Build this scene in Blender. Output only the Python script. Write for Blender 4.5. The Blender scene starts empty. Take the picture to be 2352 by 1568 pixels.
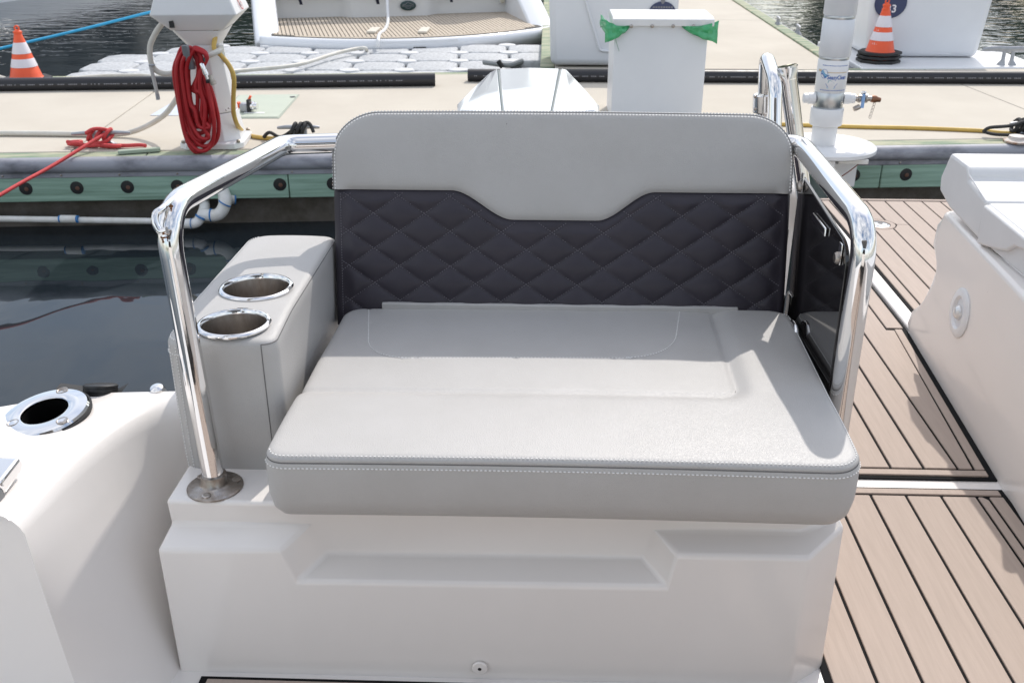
import bpy, bmesh, math, random
from mathutils import Vector, Matrix
R = math.radians
random.seed(7)
SC = bpy.context.scene
COL = SC.collection

# ------------------------------------------------------------------ camera, sky, sun, exposure
CAM_Z, PITCH, YAW = 1.40, R(24.8), R(2.0)
cd = bpy.data.cameras.new("camera"); cam = bpy.data.objects.new("camera", cd); COL.objects.link(cam)
cam.location = (0, 0, CAM_Z); cam.rotation_euler = (R(90) - PITCH, 0, YAW)
cd.lens = 35.0; cd.sensor_width = 36.0; cd.clip_start = 0.05; cd.clip_end = 2000
cd.dof.use_dof = True; cd.dof.focus_distance = 2.05; cd.dof.aperture_fstop = 14.0
SC.camera = cam
SUN_TO = Vector((0.31, 0.87, 1.0)).normalized()           # direction towards the sun
ELEV = math.asin(SUN_TO.z)
w = bpy.data.worlds.new("World"); SC.world = w; w.use_nodes = True
nt = w.node_tree; nt.nodes.clear()
out = nt.nodes.new("ShaderNodeOutputWorld"); bg = nt.nodes.new("ShaderNodeBackground")
sky = nt.nodes.new("ShaderNodeTexSky"); sky.sky_type = 'NISHITA'; sky.sun_disc = False
sky.sun_elevation = ELEV; sky.sun_rotation = math.atan2(SUN_TO.x, SUN_TO.y)
sky.air_density = 1.2; sky.dust_density = 2.0; sky.ozone_density = 1.5
tc = nt.nodes.new("ShaderNodeTexCoord"); mp = nt.nodes.new("ShaderNodeMapping"); mp.inputs['Scale'].default_value = (1, 1, 2.2)
nz = nt.nodes.new("ShaderNodeTexNoise"); nz.inputs['Scale'].default_value = 2.3; nz.inputs['Detail'].default_value = 7; nz.inputs['Roughness'].default_value = .6
cr = nt.nodes.new("ShaderNodeValToRGB"); cr.color_ramp.elements[0].position = .36; cr.color_ramp.elements[1].position = .66
cr.color_ramp.elements[1].color = (.8, .8, .8, 1)
mx = nt.nodes.new("ShaderNodeMix"); mx.data_type = 'RGBA'
nt.links.new(tc.outputs['Generated'], mp.inputs['Vector']); nt.links.new(mp.outputs[0], nz.inputs['Vector'])
nt.links.new(nz.outputs[0], cr.inputs[0]); nt.links.new(cr.outputs[0], mx.inputs[0])
nt.links.new(sky.outputs[0], mx.inputs[6]); mx.inputs[7].default_value = (8.2, 8.2, 8.25, 1)
nt.links.new(mx.outputs[2], bg.inputs[0]); bg.inputs[1].default_value = 0.15
nt.links.new(bg.outputs[0], out.inputs[0])
sl = bpy.data.lights.new("sun", 'SUN'); so = bpy.data.objects.new("sun", sl); COL.objects.link(so)
sl.energy = 2.35; sl.angle = R(0.6); sl.color = (1, .95, .885)
so.rotation_euler = SUN_TO.to_track_quat('Z', 'Y').to_euler(); so.location = (4, 8, 12)
SC.view_settings.view_transform = 'Standard'; SC.view_settings.look = 'None'
SC.view_settings.exposure = 0.32; SC.view_settings.gamma = 1.0
try: SC.view_settings.use_curve_mapping = False
except Exception: pass

# ------------------------------------------------------------------ survey helper: sight line of a picture point cut with a real plane
_f = 2287.0
_fw = Vector((-math.sin(YAW) * math.cos(PITCH), math.cos(YAW) * math.cos(PITCH), -math.sin(PITCH)))
_rt = Vector((math.cos(YAW), math.sin(YAW), 0)); _up = _rt.cross(_fw)
def U(x, y, z=None, Y=None, X=None):
    d = _fw + _rt * ((x - 1176) / _f) - _up * ((y - 784) / _f)
    if z is not None: s = (z - CAM_Z) / d.z
    elif Y is not None: s = Y / d.y
    else: s = X / d.x
    return Vector((0, 0, CAM_Z)) + d * s

# ------------------------------------------------------------------ materials
MATS = {}
def mat(name, col, rough=.5, metal=0., var=None, vscale=4., vstretch=(1, 1, 1), bump=0., bscale=200., bstretch=(1, 1, 1),
        bkind='noise', spec=.5, coat=0., rvar=0., vdetail=6, vlo=.35, vhi=.7, ior=None, bdist=.002, specks=0.):
    if name in MATS: return MATS[name]
    m = bpy.data.materials.new(name); m.use_nodes = True; N = m.node_tree; b = N.nodes['Principled BSDF']
    b.inputs['Base Color'].default_value = (*col, 1); b.inputs['Roughness'].default_value = rough
    b.inputs['Metallic'].default_value = metal; b.inputs['Specular IOR Level'].default_value = spec
    b.inputs['Coat Weight'].default_value = coat; b.inputs['Coat Roughness'].default_value = .08
    if ior: b.inputs['IOR'].default_value = ior
    t = N.nodes.new('ShaderNodeTexCoord')
    def mapped(s):
        q = N.nodes.new('ShaderNodeMapping'); q.inputs['Scale'].default_value = s
        N.links.new(t.outputs['Object'], q.inputs['Vector']); return q.outputs[0]
    if var is not None or rvar:
        n = N.nodes.new('ShaderNodeTexNoise'); n.inputs['Scale'].default_value = vscale; n.inputs['Detail'].default_value = vdetail
        n.inputs['Roughness'].default_value = .62
        N.links.new(mapped(vstretch), n.inputs['Vector'])
        r = N.nodes.new('ShaderNodeMapRange'); r.inputs['From Min'].default_value = vlo; r.inputs['From Max'].default_value = vhi
        N.links.new(n.outputs[0], r.inputs['Value'])
        if var is not None:
            x = N.nodes.new('ShaderNodeMix'); x.data_type = 'RGBA'
            x.inputs[6].default_value = (*col, 1); x.inputs[7].default_value = (*var, 1)
            N.links.new(r.outputs[0], x.inputs[0]); N.links.new(x.outputs[2], b.inputs['Base Color'])
        if rvar:
            r2 = N.nodes.new('ShaderNodeMapRange'); r2.inputs['To Min'].default_value = rough; r2.inputs['To Max'].default_value = rough + rvar
            r2.inputs['From Min'].default_value = vlo; r2.inputs['From Max'].default_value = vhi
            N.links.new(n.outputs[0], r2.inputs['Value']); N.links.new(r2.outputs[0], b.inputs['Roughness'])
    if specks:                                              # stray dirt specks, about a millimetre across
        v = N.nodes.new('ShaderNodeTexVoronoi'); v.inputs['Scale'].default_value = 16; N.links.new(mapped((1, 1, 1)), v.inputs['Vector'])
        lt = N.nodes.new('ShaderNodeMath'); lt.operation = 'LESS_THAN'; lt.inputs[1].default_value = .020; N.links.new(v.outputs['Distance'], lt.inputs[0])
        sx_ = N.nodes.new('ShaderNodeSeparateColor'); N.links.new(v.outputs['Color'], sx_.inputs[0])
        g_ = N.nodes.new('ShaderNodeMath'); g_.operation = 'GREATER_THAN'; g_.inputs[1].default_value = .55; N.links.new(sx_.outputs[0], g_.inputs[0])
        ml = N.nodes.new('ShaderNodeMath'); ml.operation = 'MULTIPLY'; N.links.new(lt.outputs[0], ml.inputs[0]); N.links.new(g_.outputs[0], ml.inputs[1])
        m2 = N.nodes.new('ShaderNodeMath'); m2.operation = 'MULTIPLY'; m2.inputs[1].default_value = specks; N.links.new(ml.outputs[0], m2.inputs[0])
        xs2 = N.nodes.new('ShaderNodeMix'); xs2.data_type = 'RGBA'; xs2.inputs[7].default_value = (.06, .05, .045, 1)
        lk = b.inputs['Base Color'].links
        if lk: N.links.new(lk[0].from_socket, xs2.inputs[6])
        else: xs2.inputs[6].default_value = (*col, 1)
        N.links.new(m2.outputs[0], xs2.inputs[0]); N.links.new(xs2.outputs[2], b.inputs['Base Color'])
    if bump:
        if bkind == 'voro':
            v = N.nodes.new('ShaderNodeTexVoronoi'); v.feature = 'DISTANCE_TO_EDGE'; v.inputs['Scale'].default_value = bscale; ho = v.outputs['Distance']
        elif bkind == 'checker':
            v = N.nodes.new('ShaderNodeTexChecker'); v.inputs['Scale'].default_value = bscale; ho = v.outputs['Fac']
        else:
            v = N.nodes.new('ShaderNodeTexNoise'); v.inputs['Scale'].default_value = bscale; v.inputs['Detail'].default_value = 4; ho = v.outputs[0]
        N.links.new(mapped(bstretch), v.inputs['Vector'])
        bp = N.nodes.new('ShaderNodeBump'); bp.inputs['Strength'].default_value = bump; bp.inputs['Distance'].default_value = bdist
        N.links.new(ho, bp.inputs['Height']); N.links.new(bp.outputs[0], b.inputs['Normal'])
    MATS[name] = m; return m

GEL = mat('gelcoat', (.84, .80, .762), .22, coat=.4, specks=.5, var=(.81, .77, .73), vscale=2.2, rvar=.06)
VINYL = mat('grey_vinyl', (.475, .462, .447), .46, var=(.45, .437, .42), vscale=9, bump=.42, bscale=330, bkind='voro', spec=.45, bdist=.0016, specks=.6)
VINYLW = mat('pale_vinyl', (.70, .70, .70), .45, var=(.66, .66, .66), vscale=6, bump=.25, bscale=420, bkind='voro', bdist=.0012)
NAVY = mat('dark_quilted_vinyl', (.036, .031, .042), .46, var=(.031, .027, .036), vscale=9, bump=.2, bscale=420, bkind='voro', spec=.4, bdist=.001)
THREAD = mat('white_thread', (.78, .77, .75), .6)
THREADD = mat('dark_thread', (.17, .16, .18), .5)
SEAM = mat('grey_seam_cord', (.16, .155, .15), .7)
CHROME = mat('polished_steel', (.80, .79, .78), .035, 1., rvar=.07, vscale=60, vstretch=(1, 1, .25), bump=.015, bscale=90)
STEEL = mat('brushed_steel', (.50, .47, .44), .30, 1., var=(.30, .25, .21), vscale=38, vstretch=(1, 1, .35), rvar=.12, bump=.1, bscale=350, bstretch=(1, 1, .08))
TARN = mat('tarnished_steel', (.40, .37, .34), .26, 1., var=(.22, .18, .15), vscale=45, rvar=.22)
RUST = mat('rust_stain', (.22, .09, .03), .85, var=(.12, .05, .02), vscale=120)
DARKIN = mat('black_plastic', (.012, .012, .013), .4)
ACRYL = mat('black_acrylic', (.010, .009, .009), .035, spec=.6, coat=.5)
TEAK = mat('foam_teak', (.445, .362, .308), .72, specks=.8, var=(.40, .325, .275), vscale=16, vstretch=(6, .35, 1), bump=.25, bscale=420, bstretch=(1, .06, 1), spec=.3)
CAULK = mat('black_caulk', (.009, .009, .010), .85, spec=.15)
CONC = mat('concrete', (.56, .515, .44), .88, var=(.50, .455, .385), vscale=1.4, vdetail=10, bump=.35, bscale=160, spec=.25)
GREENW = mat('green_painted_timber', (.33, .485, .39), .75, var=(.12, .20, .14), vscale=9, vstretch=(.16, 1, 3.4), vlo=.40, vhi=.78, bump=.4, bscale=30, bstretch=(.06, 1, 1.6), spec=.3)
TIMB = mat('weathered_timber', (.44, .43, .31), .85, var=(.20, .27, .19), vscale=12, vlo=.40, vhi=.62, vstretch=(.25, 1, 1), bump=.5, bscale=60, bstretch=(.1, 1, 1), spec=.2)
RUBR = mat('grey_bumper_vinyl', (.33, .335, .37), .55, var=(.07, .07, .085), vscale=6, vstretch=(.5, 1, 1), vlo=.48, vhi=.74, bump=.2, bscale=40)
MUCK = mat('algae_concrete', (.13, .115, .10), .85, var=(.055, .045, .03), vscale=6, bump=.8, bscale=25, bdist=.01)
BLKPIPE = mat('black_poly_pipe', (.018, .018, .022), .36, rvar=.1, vscale=20)
PRINT = mat('pale_print', (.22, .22, .24), .6)
WHT = mat('white_paint', (.80, .80, .80), .35, var=(.74, .74, .735), vscale=3, rvar=.08)
WHTB = mat('white_fibreglass', (.74, .755, .78), .38, var=(.70, .715, .74), vscale=2.5)
PVC = mat('white_pvc', (.78, .77, .75), .4, var=(.62, .60, .54), vscale=12)
BLUEG = mat('blue_pipe_glue', (.03, .18, .45), .5)
FLOATM = mat('grey_float_plastic', (.50, .515, .525), .65, var=(.40, .41, .42), vscale=28, vdetail=2, vlo=.45, vhi=.55, bump=.8, bscale=26, bkind='checker', bdist=.006)
FLOATS = mat('pale_float_pin', (.60, .605, .61), .6, bump=.3, bscale=120)
FLOATD = mat('float_side_plastic', (.32, .33, .33), .6)
ORANGE = mat('orange_cone_pvc', (.86, .115, .035), .42, var=(.80, .10, .03), vscale=6)
REFL = mat('reflective_band', (.74, .70, .73), .3)
RUBBER = mat('black_rubber', (.016, .016, .017), .65, var=(.03, .03, .03), vscale=20)
REDH = mat('red_hose', (.44, .012, .016), .55, var=(.36, .01, .014), vscale=30, bump=.3, bscale=500)
REDR = mat('red_rope', (.62, .06, .065), .7, bump=.6, bscale=260, var=(.5, .05, .05), vscale=60)
CYAN = mat('cyan_rope', (.04, .40, .68), .6, bump=.4, bscale=200)
YEL = mat('yellow_cord', (.62, .42, .10), .5, var=(.52, .34, .08), vscale=10)
WHOSE = mat('off_white_hose', (.66, .64, .58), .55, var=(.56, .53, .46), vscale=8)
GALV = mat('galvanised_steel', (.42, .43, .45), .45, .6, var=(.34, .35, .37), vscale=25)
HATCHM = mat('pale_green_hatch', (.46, .50, .41), .7, var=(.42, .46, .38), vscale=5)
SIGN = mat('navy_sign', (.035, .05, .12), .35)
SIGNE = mat('white_vinyl_letter', (.80, .78, .80), .4)
BLUEI = mat('blue_ink', (.03, .12, .42), .5)
BLUEL = mat('light_blue_ink', (.05, .36, .62), .5)
GOLD = mat('gold_ink', (.62, .48, .30), .5)
GREENB = mat('green_bag_film', (.04, .36, .13), .25, var=(.10, .46, .22), vscale=30, spec=.6)
COWL = mat('white_cowling', (.80, .82, .85), .16, coat=.6)
TEAKY = mat('weathered_teak', (.57, .495, .40), .8, var=(.47, .40, .32), vscale=14, vstretch=(5, .6, 1), spec=.2)
CANV = mat('navy_canvas', (.012, .013, .03), .85, bump=.5, bscale=60)
COPPER = mat('brown_brass', (.25, .12, .07), .4, .8)
HULLN = mat('dark_navy_hull', (.010, .014, .022), .15)
FOLI = mat('far_foliage', (.035, .06, .02), .9, var=(.07, .10, .035), vscale=.6)
LENS = mat('lamp_lens', (.75, .75, .74), .08, .4, bump=.6, bscale=180)
BADGE = mat('dark_green_badge', (.02, .05, .05), .3)
BADGEL = mat('badge_relief', (.28, .27, .30), .35, .5)
PILE = mat('grey_green_pile', (.16, .20, .19), .6, var=(.10, .13, .12), vscale=8)

# ------------------------------------------------------------------ mesh helpers
class MB:
    def __init__(s): s.v = []; s.f = []
    def add(s, vs, fs):
        o = len(s.v); s.v += [tuple(p) for p in vs]; s.f += [tuple(i + o for i in f) for f in fs]; return s
    def box(s, x0, x1, y0, y1, z0, z1):
        return s.add([(x0, y0, z0), (x1, y0, z0), (x1, y1, z0), (x0, y1, z0), (x0, y0, z1), (x1, y0, z1), (x1, y1, z1), (x0, y1, z1)],
                     [(0, 3, 2, 1), (4, 5, 6, 7), (0, 1, 5, 4), (1, 2, 6, 5), (2, 3, 7, 6), (3, 0, 4, 7)])
    def prism(s, pts, z0, z1):                      # plan polygon (ccw) between two heights
        n = len(pts)
        return s.add([(x, y, z0) for x, y in pts] + [(x, y, z1) for x, y in pts],
                     [tuple(range(n - 1, -1, -1)), tuple(range(n, 2 * n))] + [(i, (i + 1) % n, n + (i + 1) % n, n + i) for i in range(n)])
    def prism_x(s, pts, x0, x1):                    # (y,z) profile extruded along x
        n = len(pts)
        return s.add([(x0, y, z) for y, z in pts] + [(x1, y, z) for y, z in pts],
                     [tuple(range(n)), tuple(range(2 * n - 1, n - 1, -1))] + [(i, n + i, n + (i + 1) % n, (i + 1) % n) for i in range(n)])
    def loft(s, rings, cap=True, closed=True):
        n = len(rings[0]); vs = [p for r in rings for p in r]; fs = []
        for k in range(len(rings) - 1):
            for i in range(n if closed else n - 1):
                j = (i + 1) % n; fs.append((k * n + i, k * n + j, (k + 1) * n + j, (k + 1) * n + i))
        if cap: fs += [tuple(range(n - 1, -1, -1)), tuple(range((len(rings) - 1) * n, len(rings) * n))]
        return s.add(vs, fs)
    def tube(s, pts, r, n=12, cap=True, closed=False):
        pts = [Vector(p) for p in pts]; m = len(pts); rings = []
        rr = r if isinstance(r, (list, tuple)) else [r] * m
        nrm = None
        for i, p in enumerate(pts):
            if closed: t = pts[(i + 1) % m] - pts[i - 1]
            else: t = pts[min(i + 1, m - 1)] - pts[max(i - 1, 0)]
            t = t.normalized()
            if nrm is None:
                nrm = t.orthogonal().normalized()
            else:
                nrm = nrm - t * nrm.dot(t)
                nrm = nrm.normalized() if nrm.length > 1e-6 else t.orthogonal().normalized()
            b = t.cross(nrm)
            rings.append([p + (nrm * math.cos(a) + b * math.sin(a)) * rr[i] for a in (2 * math.pi * k / n for k in range(n))])
        if closed: rings.append(rings[0])
        return s.loft(rings, cap and not closed)
    def lathe(s, prof, c=(0, 0, 0), axis=(0, 0, 1), n=32, cap=True):   # prof: (radius, height along axis)
        ax = Vector(axis).normalized(); a = ax.orthogonal().normalized(); b = ax.cross(a); c = Vector(c)
        rings = [[c + ax * h + (a * math.cos(t) + b * math.sin(t)) * r for t in (2 * math.pi * k / n for k in range(n))] for r, h in prof]
        return s.loft(rings, cap)
    def build(s, name, m, parent=None, smooth=True, bevel=0., seg=2, angle=40, sub=0, weld=False):
        me = bpy.data.meshes.new(name); me.from_pydata(s.v, [], s.f); me.validate()
        bm = bmesh.new(); bm.from_mesh(me)
        if weld: bmesh.ops.remove_doubles(bm, verts=bm.verts, dist=1e-5)
        bmesh.ops.recalc_face_normals(bm, faces=bm.faces); bm.to_mesh(me); bm.free()
        me.materials.append(m)
        if smooth:
            me.polygons.foreach_set('use_smooth', [True] * len(me.polygons))
            me.set_sharp_from_angle(angle=R(angle))
        o = bpy.data.objects.new(name, me); COL.objects.link(o)
        if parent: o.parent = parent
        if bevel:
            b = o.modifiers.new('bevel', 'BEVEL'); b.width = bevel; b.segments = seg; b.limit_method = 'ANGLE'; b.angle_limit = R(35); b.harden_normals = False
        if sub:
            q = o.modifiers.new('sub', 'SUBSURF'); q.levels = sub; q.render_levels = sub
        return o
def thing(name, label, cat, group=None):
    o = bpy.data.objects.new(name, None); COL.objects.link(o); o.empty_display_size = .1
    o['label'] = label; o['category'] = cat
    if group: o['group'] = group
    return o
def tag(o, label, cat, group=None):
    o['label'] = label; o['category'] = cat
    if group: o['group'] = group
    return o
def struct(o): o['kind'] = 'structure'; return o
def smoothpath(pts, k=8, closed=False):
    pts = [Vector(p) for p in pts]; n = len(pts); res = []
    rng = range(n) if closed else range(n - 1)
    for i in rng:
        if closed: p0, p1, p2, p3 = pts[i - 1], pts[i], pts[(i + 1) % n], pts[(i + 2) % n]
        else: p0, p1, p2, p3 = pts[max(i - 1, 0)], pts[i], pts[i + 1], pts[min(i + 2, n - 1)]
        for j in range(k):
            t = j / k
            res.append(.5 * ((2 * p1) + (p2 - p0) * t + (2 * p0 - 5 * p1 + 4 * p2 - p3) * t * t + (3 * p1 - p0 - 3 * p2 + p3) * t ** 3))
    if not closed: res.append(pts[-1])
    return res
def fillet(pts, rad, k=8):                          # polyline with rounded corners
    pts = [Vector(p) for p in pts]; res = [pts[0]]
    for i in range(1, len(pts) - 1):
        r = rad[i - 1] if isinstance(rad, (list, tuple)) else rad
        a, b, c = pts[i - 1], pts[i], pts[i + 1]
        p, q = b + (a - b).normalized() * r, b + (c - b).normalized() * r
        for j in range(k + 1):
            t = j / k; res.append(p * (1 - t) ** 2 + b * 2 * t * (1 - t) + q * t * t)
    res.append(pts[-1]); return res
def stitches(mb, pts, nrms, ln=.0045, gap=.0022, wd=.0011, ht=.0011, lift=.0004):
    wd *= 1.35; ht *= 1.2
    # short thread lengths laid along a line of points
    acc = [0.]
    for i in range(1, len(pts)): acc.append(acc[-1] + (pts[i] - pts[i - 1]).length)
    def at(d):
        lo, hi = 0, len(acc) - 1
        while hi - lo > 1:
            md = (lo + hi) // 2
            if acc[md] <= d: lo = md
            else: hi = md
        t = (d - acc[lo]) / max(acc[hi] - acc[lo], 1e-9)
        return pts[lo].lerp(pts[hi], t), nrms[lo].lerp(nrms[hi], t).normalized()
    d = 0.
    while d + ln < acc[-1]:
        a, na = at(d); b, nb = at(d + ln); t = (b - a).normalized(); sd = t.cross(na).normalized() * wd
        mpt = (a + b) / 2 + na * (ht + lift)
        a = a + na * lift; b = b + nb * lift
        mb.add([a, a + (b - a) * .2 + sd, b - (b - a) * .2 + sd, b, b - (b - a) * .2 - sd, a + (b - a) * .2 - sd, mpt - t * ln * .2, mpt + t * ln * .2],
               [(0, 1, 6), (1, 2, 7, 6), (2, 3, 7), (3, 4, 7), (4, 5, 6, 7), (5, 0, 6), (0, 5, 4, 3, 2, 1)])
        d += ln + gap
def text_mesh(txt, size, extr=0., bold=0.):
    c = bpy.data.curves.new('t', 'FONT'); c.body = txt; c.size = size; c.align_x = 'CENTER'; c.align_y = 'CENTER'; c.offset = bold; c.extrude = extr
    c.resolution_u = 3
    o = bpy.data.objects.new('t', c); COL.objects.link(o)
    dg = bpy.context.evaluated_depsgraph_get(); me = bpy.data.meshes.new_from_object(o.evaluated_get(dg))
    vs = [tuple(v.co) for v in me.vertices]; fs = [tuple(p.vertices) for p in me.polygons]
    bpy.data.objects.remove(o); bpy.data.curves.remove(c); bpy.data.meshes.remove(me)
    return vs, fs
def sstep(a, b, x):
    t = max(0., min(1., (x - a) / (b - a))); return t * t * (3 - 2 * t)

WATER_Z, DOCK_Z = -.36, .05

# ================================================================== SETTING
# ---- water
me = MB(); me.add([(-400, -400, WATER_Z), (400, -400, WATER_Z), (400, 400, WATER_Z), (-400, 400, WATER_Z)], [(0, 1, 2, 3)])
wm = bpy.data.materials.new('harbour_water'); wm.use_nodes = True; N = wm.node_tree; b = N.nodes['Principled BSDF']
b.inputs['Base Color'].default_value = (.018, .024, .028, 1); b.inputs['Roughness'].default_value = .02; b.inputs['IOR'].default_value = 1.333
t = N.nodes.new('ShaderNodeTexCoord')
def nse(scale, st, det=3):
    q = N.nodes.new('ShaderNodeMapping'); q.inputs['Scale'].default_value = st; N.links.new(t.outputs['Object'], q.inputs['Vector'])
    n = N.nodes.new('ShaderNodeTexNoise'); n.inputs['Scale'].default_value = scale; n.inputs['Detail'].default_value = det; n.inputs['Distortion'].default_value = .6
    N.links.new(q.outputs[0], n.inputs['Vector']); return n.outputs[0]
a1 = nse(2.2, (1, 1, 1), 2); a2 = nse(3.6, (.7, 1.2, 1), 3)
sx = N.nodes.new('ShaderNodeSeparateXYZ'); N.links.new(t.outputs['Object'], sx.inputs[0])
rg = N.nodes.new('ShaderNodeMapRange'); rg.inputs['From Min'].default_value = 7.8; rg.inputs['From Max'].default_value = 11.5
rg.inputs['To Min'].default_value = 0.0; rg.inputs['To Max'].default_value = .22; N.links.new(sx.outputs['Y'], rg.inputs['Value'])
b1 = N.nodes.new('ShaderNodeBump'); b1.inputs['Strength'].default_value = .16; b1.inputs['Distance'].default_value = .02; N.links.new(a1, b1.inputs['Height'])
b2 = N.nodes.new('ShaderNodeBump'); b2.inputs['Distance'].default_value = .05; N.links.new(a2, b2.inputs['Height']); N.links.new(rg.outputs[0], b2.inputs['Strength'])
N.links.new(b1.outputs[0], b2.inputs['Normal']); N.links.new(b2.outputs[0], b.inputs['Normal'])
struct(me.build('water', wm, smooth=False))

# ---- concrete dock in its own frame: s along the edge, q away from the boat
DPHI = math.atan2(.5378, 5.756); DO = Vector((0, 5.571, 0))
DE = Vector((math.cos(DPHI), math.sin(DPHI), 0)); DN = Vector((-math.sin(DPHI), math.cos(DPHI), 0))
def dk(s_, q_, z_): return DO + DE * s_ + DN * q_ + Vector((0, 0, z_))
dock = bpy.data.objects.new('dock', None); COL.objects.link(dock); dock['kind'] = 'structure'
dock.location = DO; dock.rotation_euler = (0, 0, DPHI)
dock['label'] = 'pale concrete floating dock with green timber edge'
slab_edges = [-14, -5.6, -2.63, 3.2, 14]            # joints across the slab
for i in range(4):
    MB().box(slab_edges[i] + .004, slab_edges[i + 1] - .004, 0, 2.29, -.55, DOCK_Z).build('concrete_slab', CONC, dock, bevel=.006)
MB().box(-14, 14, .02, 2.27, -.56, DOCK_Z - .012).build('joint_filler', MUCK, dock)
# algae-stained float under the slab edge
MB().box(-14, 14, -.05, .0, -1.0, -.19).build('float_wall', MUCK, dock)
# top edge boards
for a, c in ((-14, -2.2), (-2.195, 1.2), (1.205, 4.1), (4.105, 14)):
    MB().box(a, c, -.115, -.004, -.01, DOCK_Z - .004 + .003 * random.random()).build('edge_board', TIMB, dock, bevel=.006)
# green wale planks with bolt holes
wal = [(-14, -1.44), (-1.435, 1.9), (1.905, 14)]
for a, c in wal:
    MB().box(a, c, -.135, -.052, -.195, -.045).build('wale_plank', GREENW, dock, bevel=.006)
MB().box(-14, 14, -.139, -.10, -.062, -.030).build('bumper_flange', RUBR, dock, bevel=.004)
p = [(-.137, -.035), (-.150, -.03), (-.163, -.008), (-.160, .020), (-.143, .040), (-.118, .046), (-.105, .046), (-.105, -.035)]
MB().prism_x(p, -14, 14).build('bumper_rail', RUBR, dock, angle=60)
hx = []
for px, py in ((60, 411), (177, 408), (293, 406), (408, 404), (643, 401), (765, 398), (1960, 385), (2079, 384)):
    P = U(px, py, Y=5.45 + .0934 * (px - 1176) * .0024)
    s_ = (P - DO).dot(DE); hx.append(s_)
for s_ in hx:
    hz = -.118
    ring = [(.034 * math.cos(k * math.pi / 10), .034 * math.sin(k * math.pi / 10)) for k in range(20)]
    rings = [[(s_ + .036 / .034 * x, -.1362, hz + z * 36 / 34) for x, z in ring], [(s_ + x, -.1365, hz + z) for x, z in ring]]
    hole = MB().loft(rings, cap=True).build('bolt_hole', DARKIN, dock)
    MB().lathe([(.012, 0), (.012, .004), (.007, .006)], (s_ + .004, -.137, hz - .002), (0, -1, 0), 10).build('bolt', mat('rusty_bolt', (.12, .06, .04), .7), dock)
for i in range(26):
    s_ = -4.2 + i * .31
    MB().lathe([(.006, 0), (.006, .003), (.002, .005)], (s_, -.139, -.047), (0, -1, 0), 8).build('flange_screw', TARN, dock)
# timber strip along the far edge
for a, c in ((-14, -3.3), (-3.295, .25), (2.26, 6.0), (6.005, 14)):
    MB().box(a, c, 2.30, 2.42, -.25, DOCK_Z - .006).build('far_edge_board', TIMB, dock, bevel=.006)

# ---- finger pier running away from the dock
pier = bpy.data.objects.new('pier', None); COL.objects.link(pier); pier['kind'] = 'structure'; pier['label'] = 'concrete finger pier leading away from the dock'
fx0, fx1 = .06, 2.29
for y0, y1 in ((8.13, 11.2), (11.21, 15.0), (15.01, 22)):
    MB().box(fx0, fx1, y0, y1, -.55, DOCK_Z - .002).build('concrete_slab', CONC, pier, bevel=.006)
for y0, y1 in ((8.3, 12.4), (12.41, 22)):
    MB().box(fx1 + .004, fx1 + .12, y0, y1, -.2, DOCK_Z + .012).build('edge_board', TIMB, pier, bevel=.006)
    MB().tube([(fx1 + .155, y0, .0), (fx1 + .155, y1, .0)], .04, 10).build('bumper_rail', RUBR, pier)
    MB().box(fx0 - .12, fx0 - .004, y0, y1, -.2, DOCK_Z - .02).build('edge_board', TIMB, pier, bevel=.006)
# white corner plates where pier and dock meet
MB().prism([(fx1 + .2, 8.16), (3.95, 8.22), (3.95, 9.0), (fx1 + .2, 9.6)], -.2, DOCK_Z + .008).build('corner_plate', WHT, pier, bevel=.01)

# ---- far wooded bank, seen only as a dark reflection
bank = MB()
for i in range(150):
    x = -150 + i * 2.0 + random.uniform(-2, 2); y = 66 + random.uniform(-4, 10); r = random.uniform(2.5, 4.2); zc = random.uniform(.5, 10 - abs(x) * .012)
    n = 9; rings = []
    for k in range(1, 6):
        ph = math.pi * k / 6
        rings.append([(x + r * math.sin(ph) * math.cos(2 * math.pi * j / n) * random.uniform(.75, 1.2), y + r * math.sin(ph) * math.sin(2 * math.pi * j / n) * random.uniform(.75, 1.2), zc - r * math.cos(ph) * random.uniform(.85, 1.1)) for j in range(n)])
    bank.loft(rings)
o = bank.build('wooded_bank', FOLI, smooth=False); o['kind'] = 'stuff'

# ================================================================== THE BOAT
# hull body carrying the deck
hull = thing('boat_hull', 'white fibreglass hull carrying the teak-look deck and bench', 'boat')
plan = [(-1.5, -3.2), (1.95, -3.2), (2.3, 1.0), (2.35, 4.71), (.62, 4.71), (.62, 2.36), (-.66, 2.36), (-.70, 1.80), (-1.5, 1.30)]
MB().prism(plan, -.8, -.006).build('hull_body', GEL, hull, bevel=.012)

deck = bpy.data.objects.new('deck', None); COL.objects.link(deck); deck['kind'] = 'structure'; deck['label'] = 'beige teak-look deck with black caulk lines'
G = .0035                                               # half caulk joint
def plank(pts, z1=.003):
    MB().prism(pts, -.004, z1 + random.uniform(-.0004, .0004)).build('deck_plank', TEAK, deck, bevel=.0022, seg=2)
def wallx(y): return 1.163 + (y - 2.23) * .078           # deck edge beside the side lounge
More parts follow.
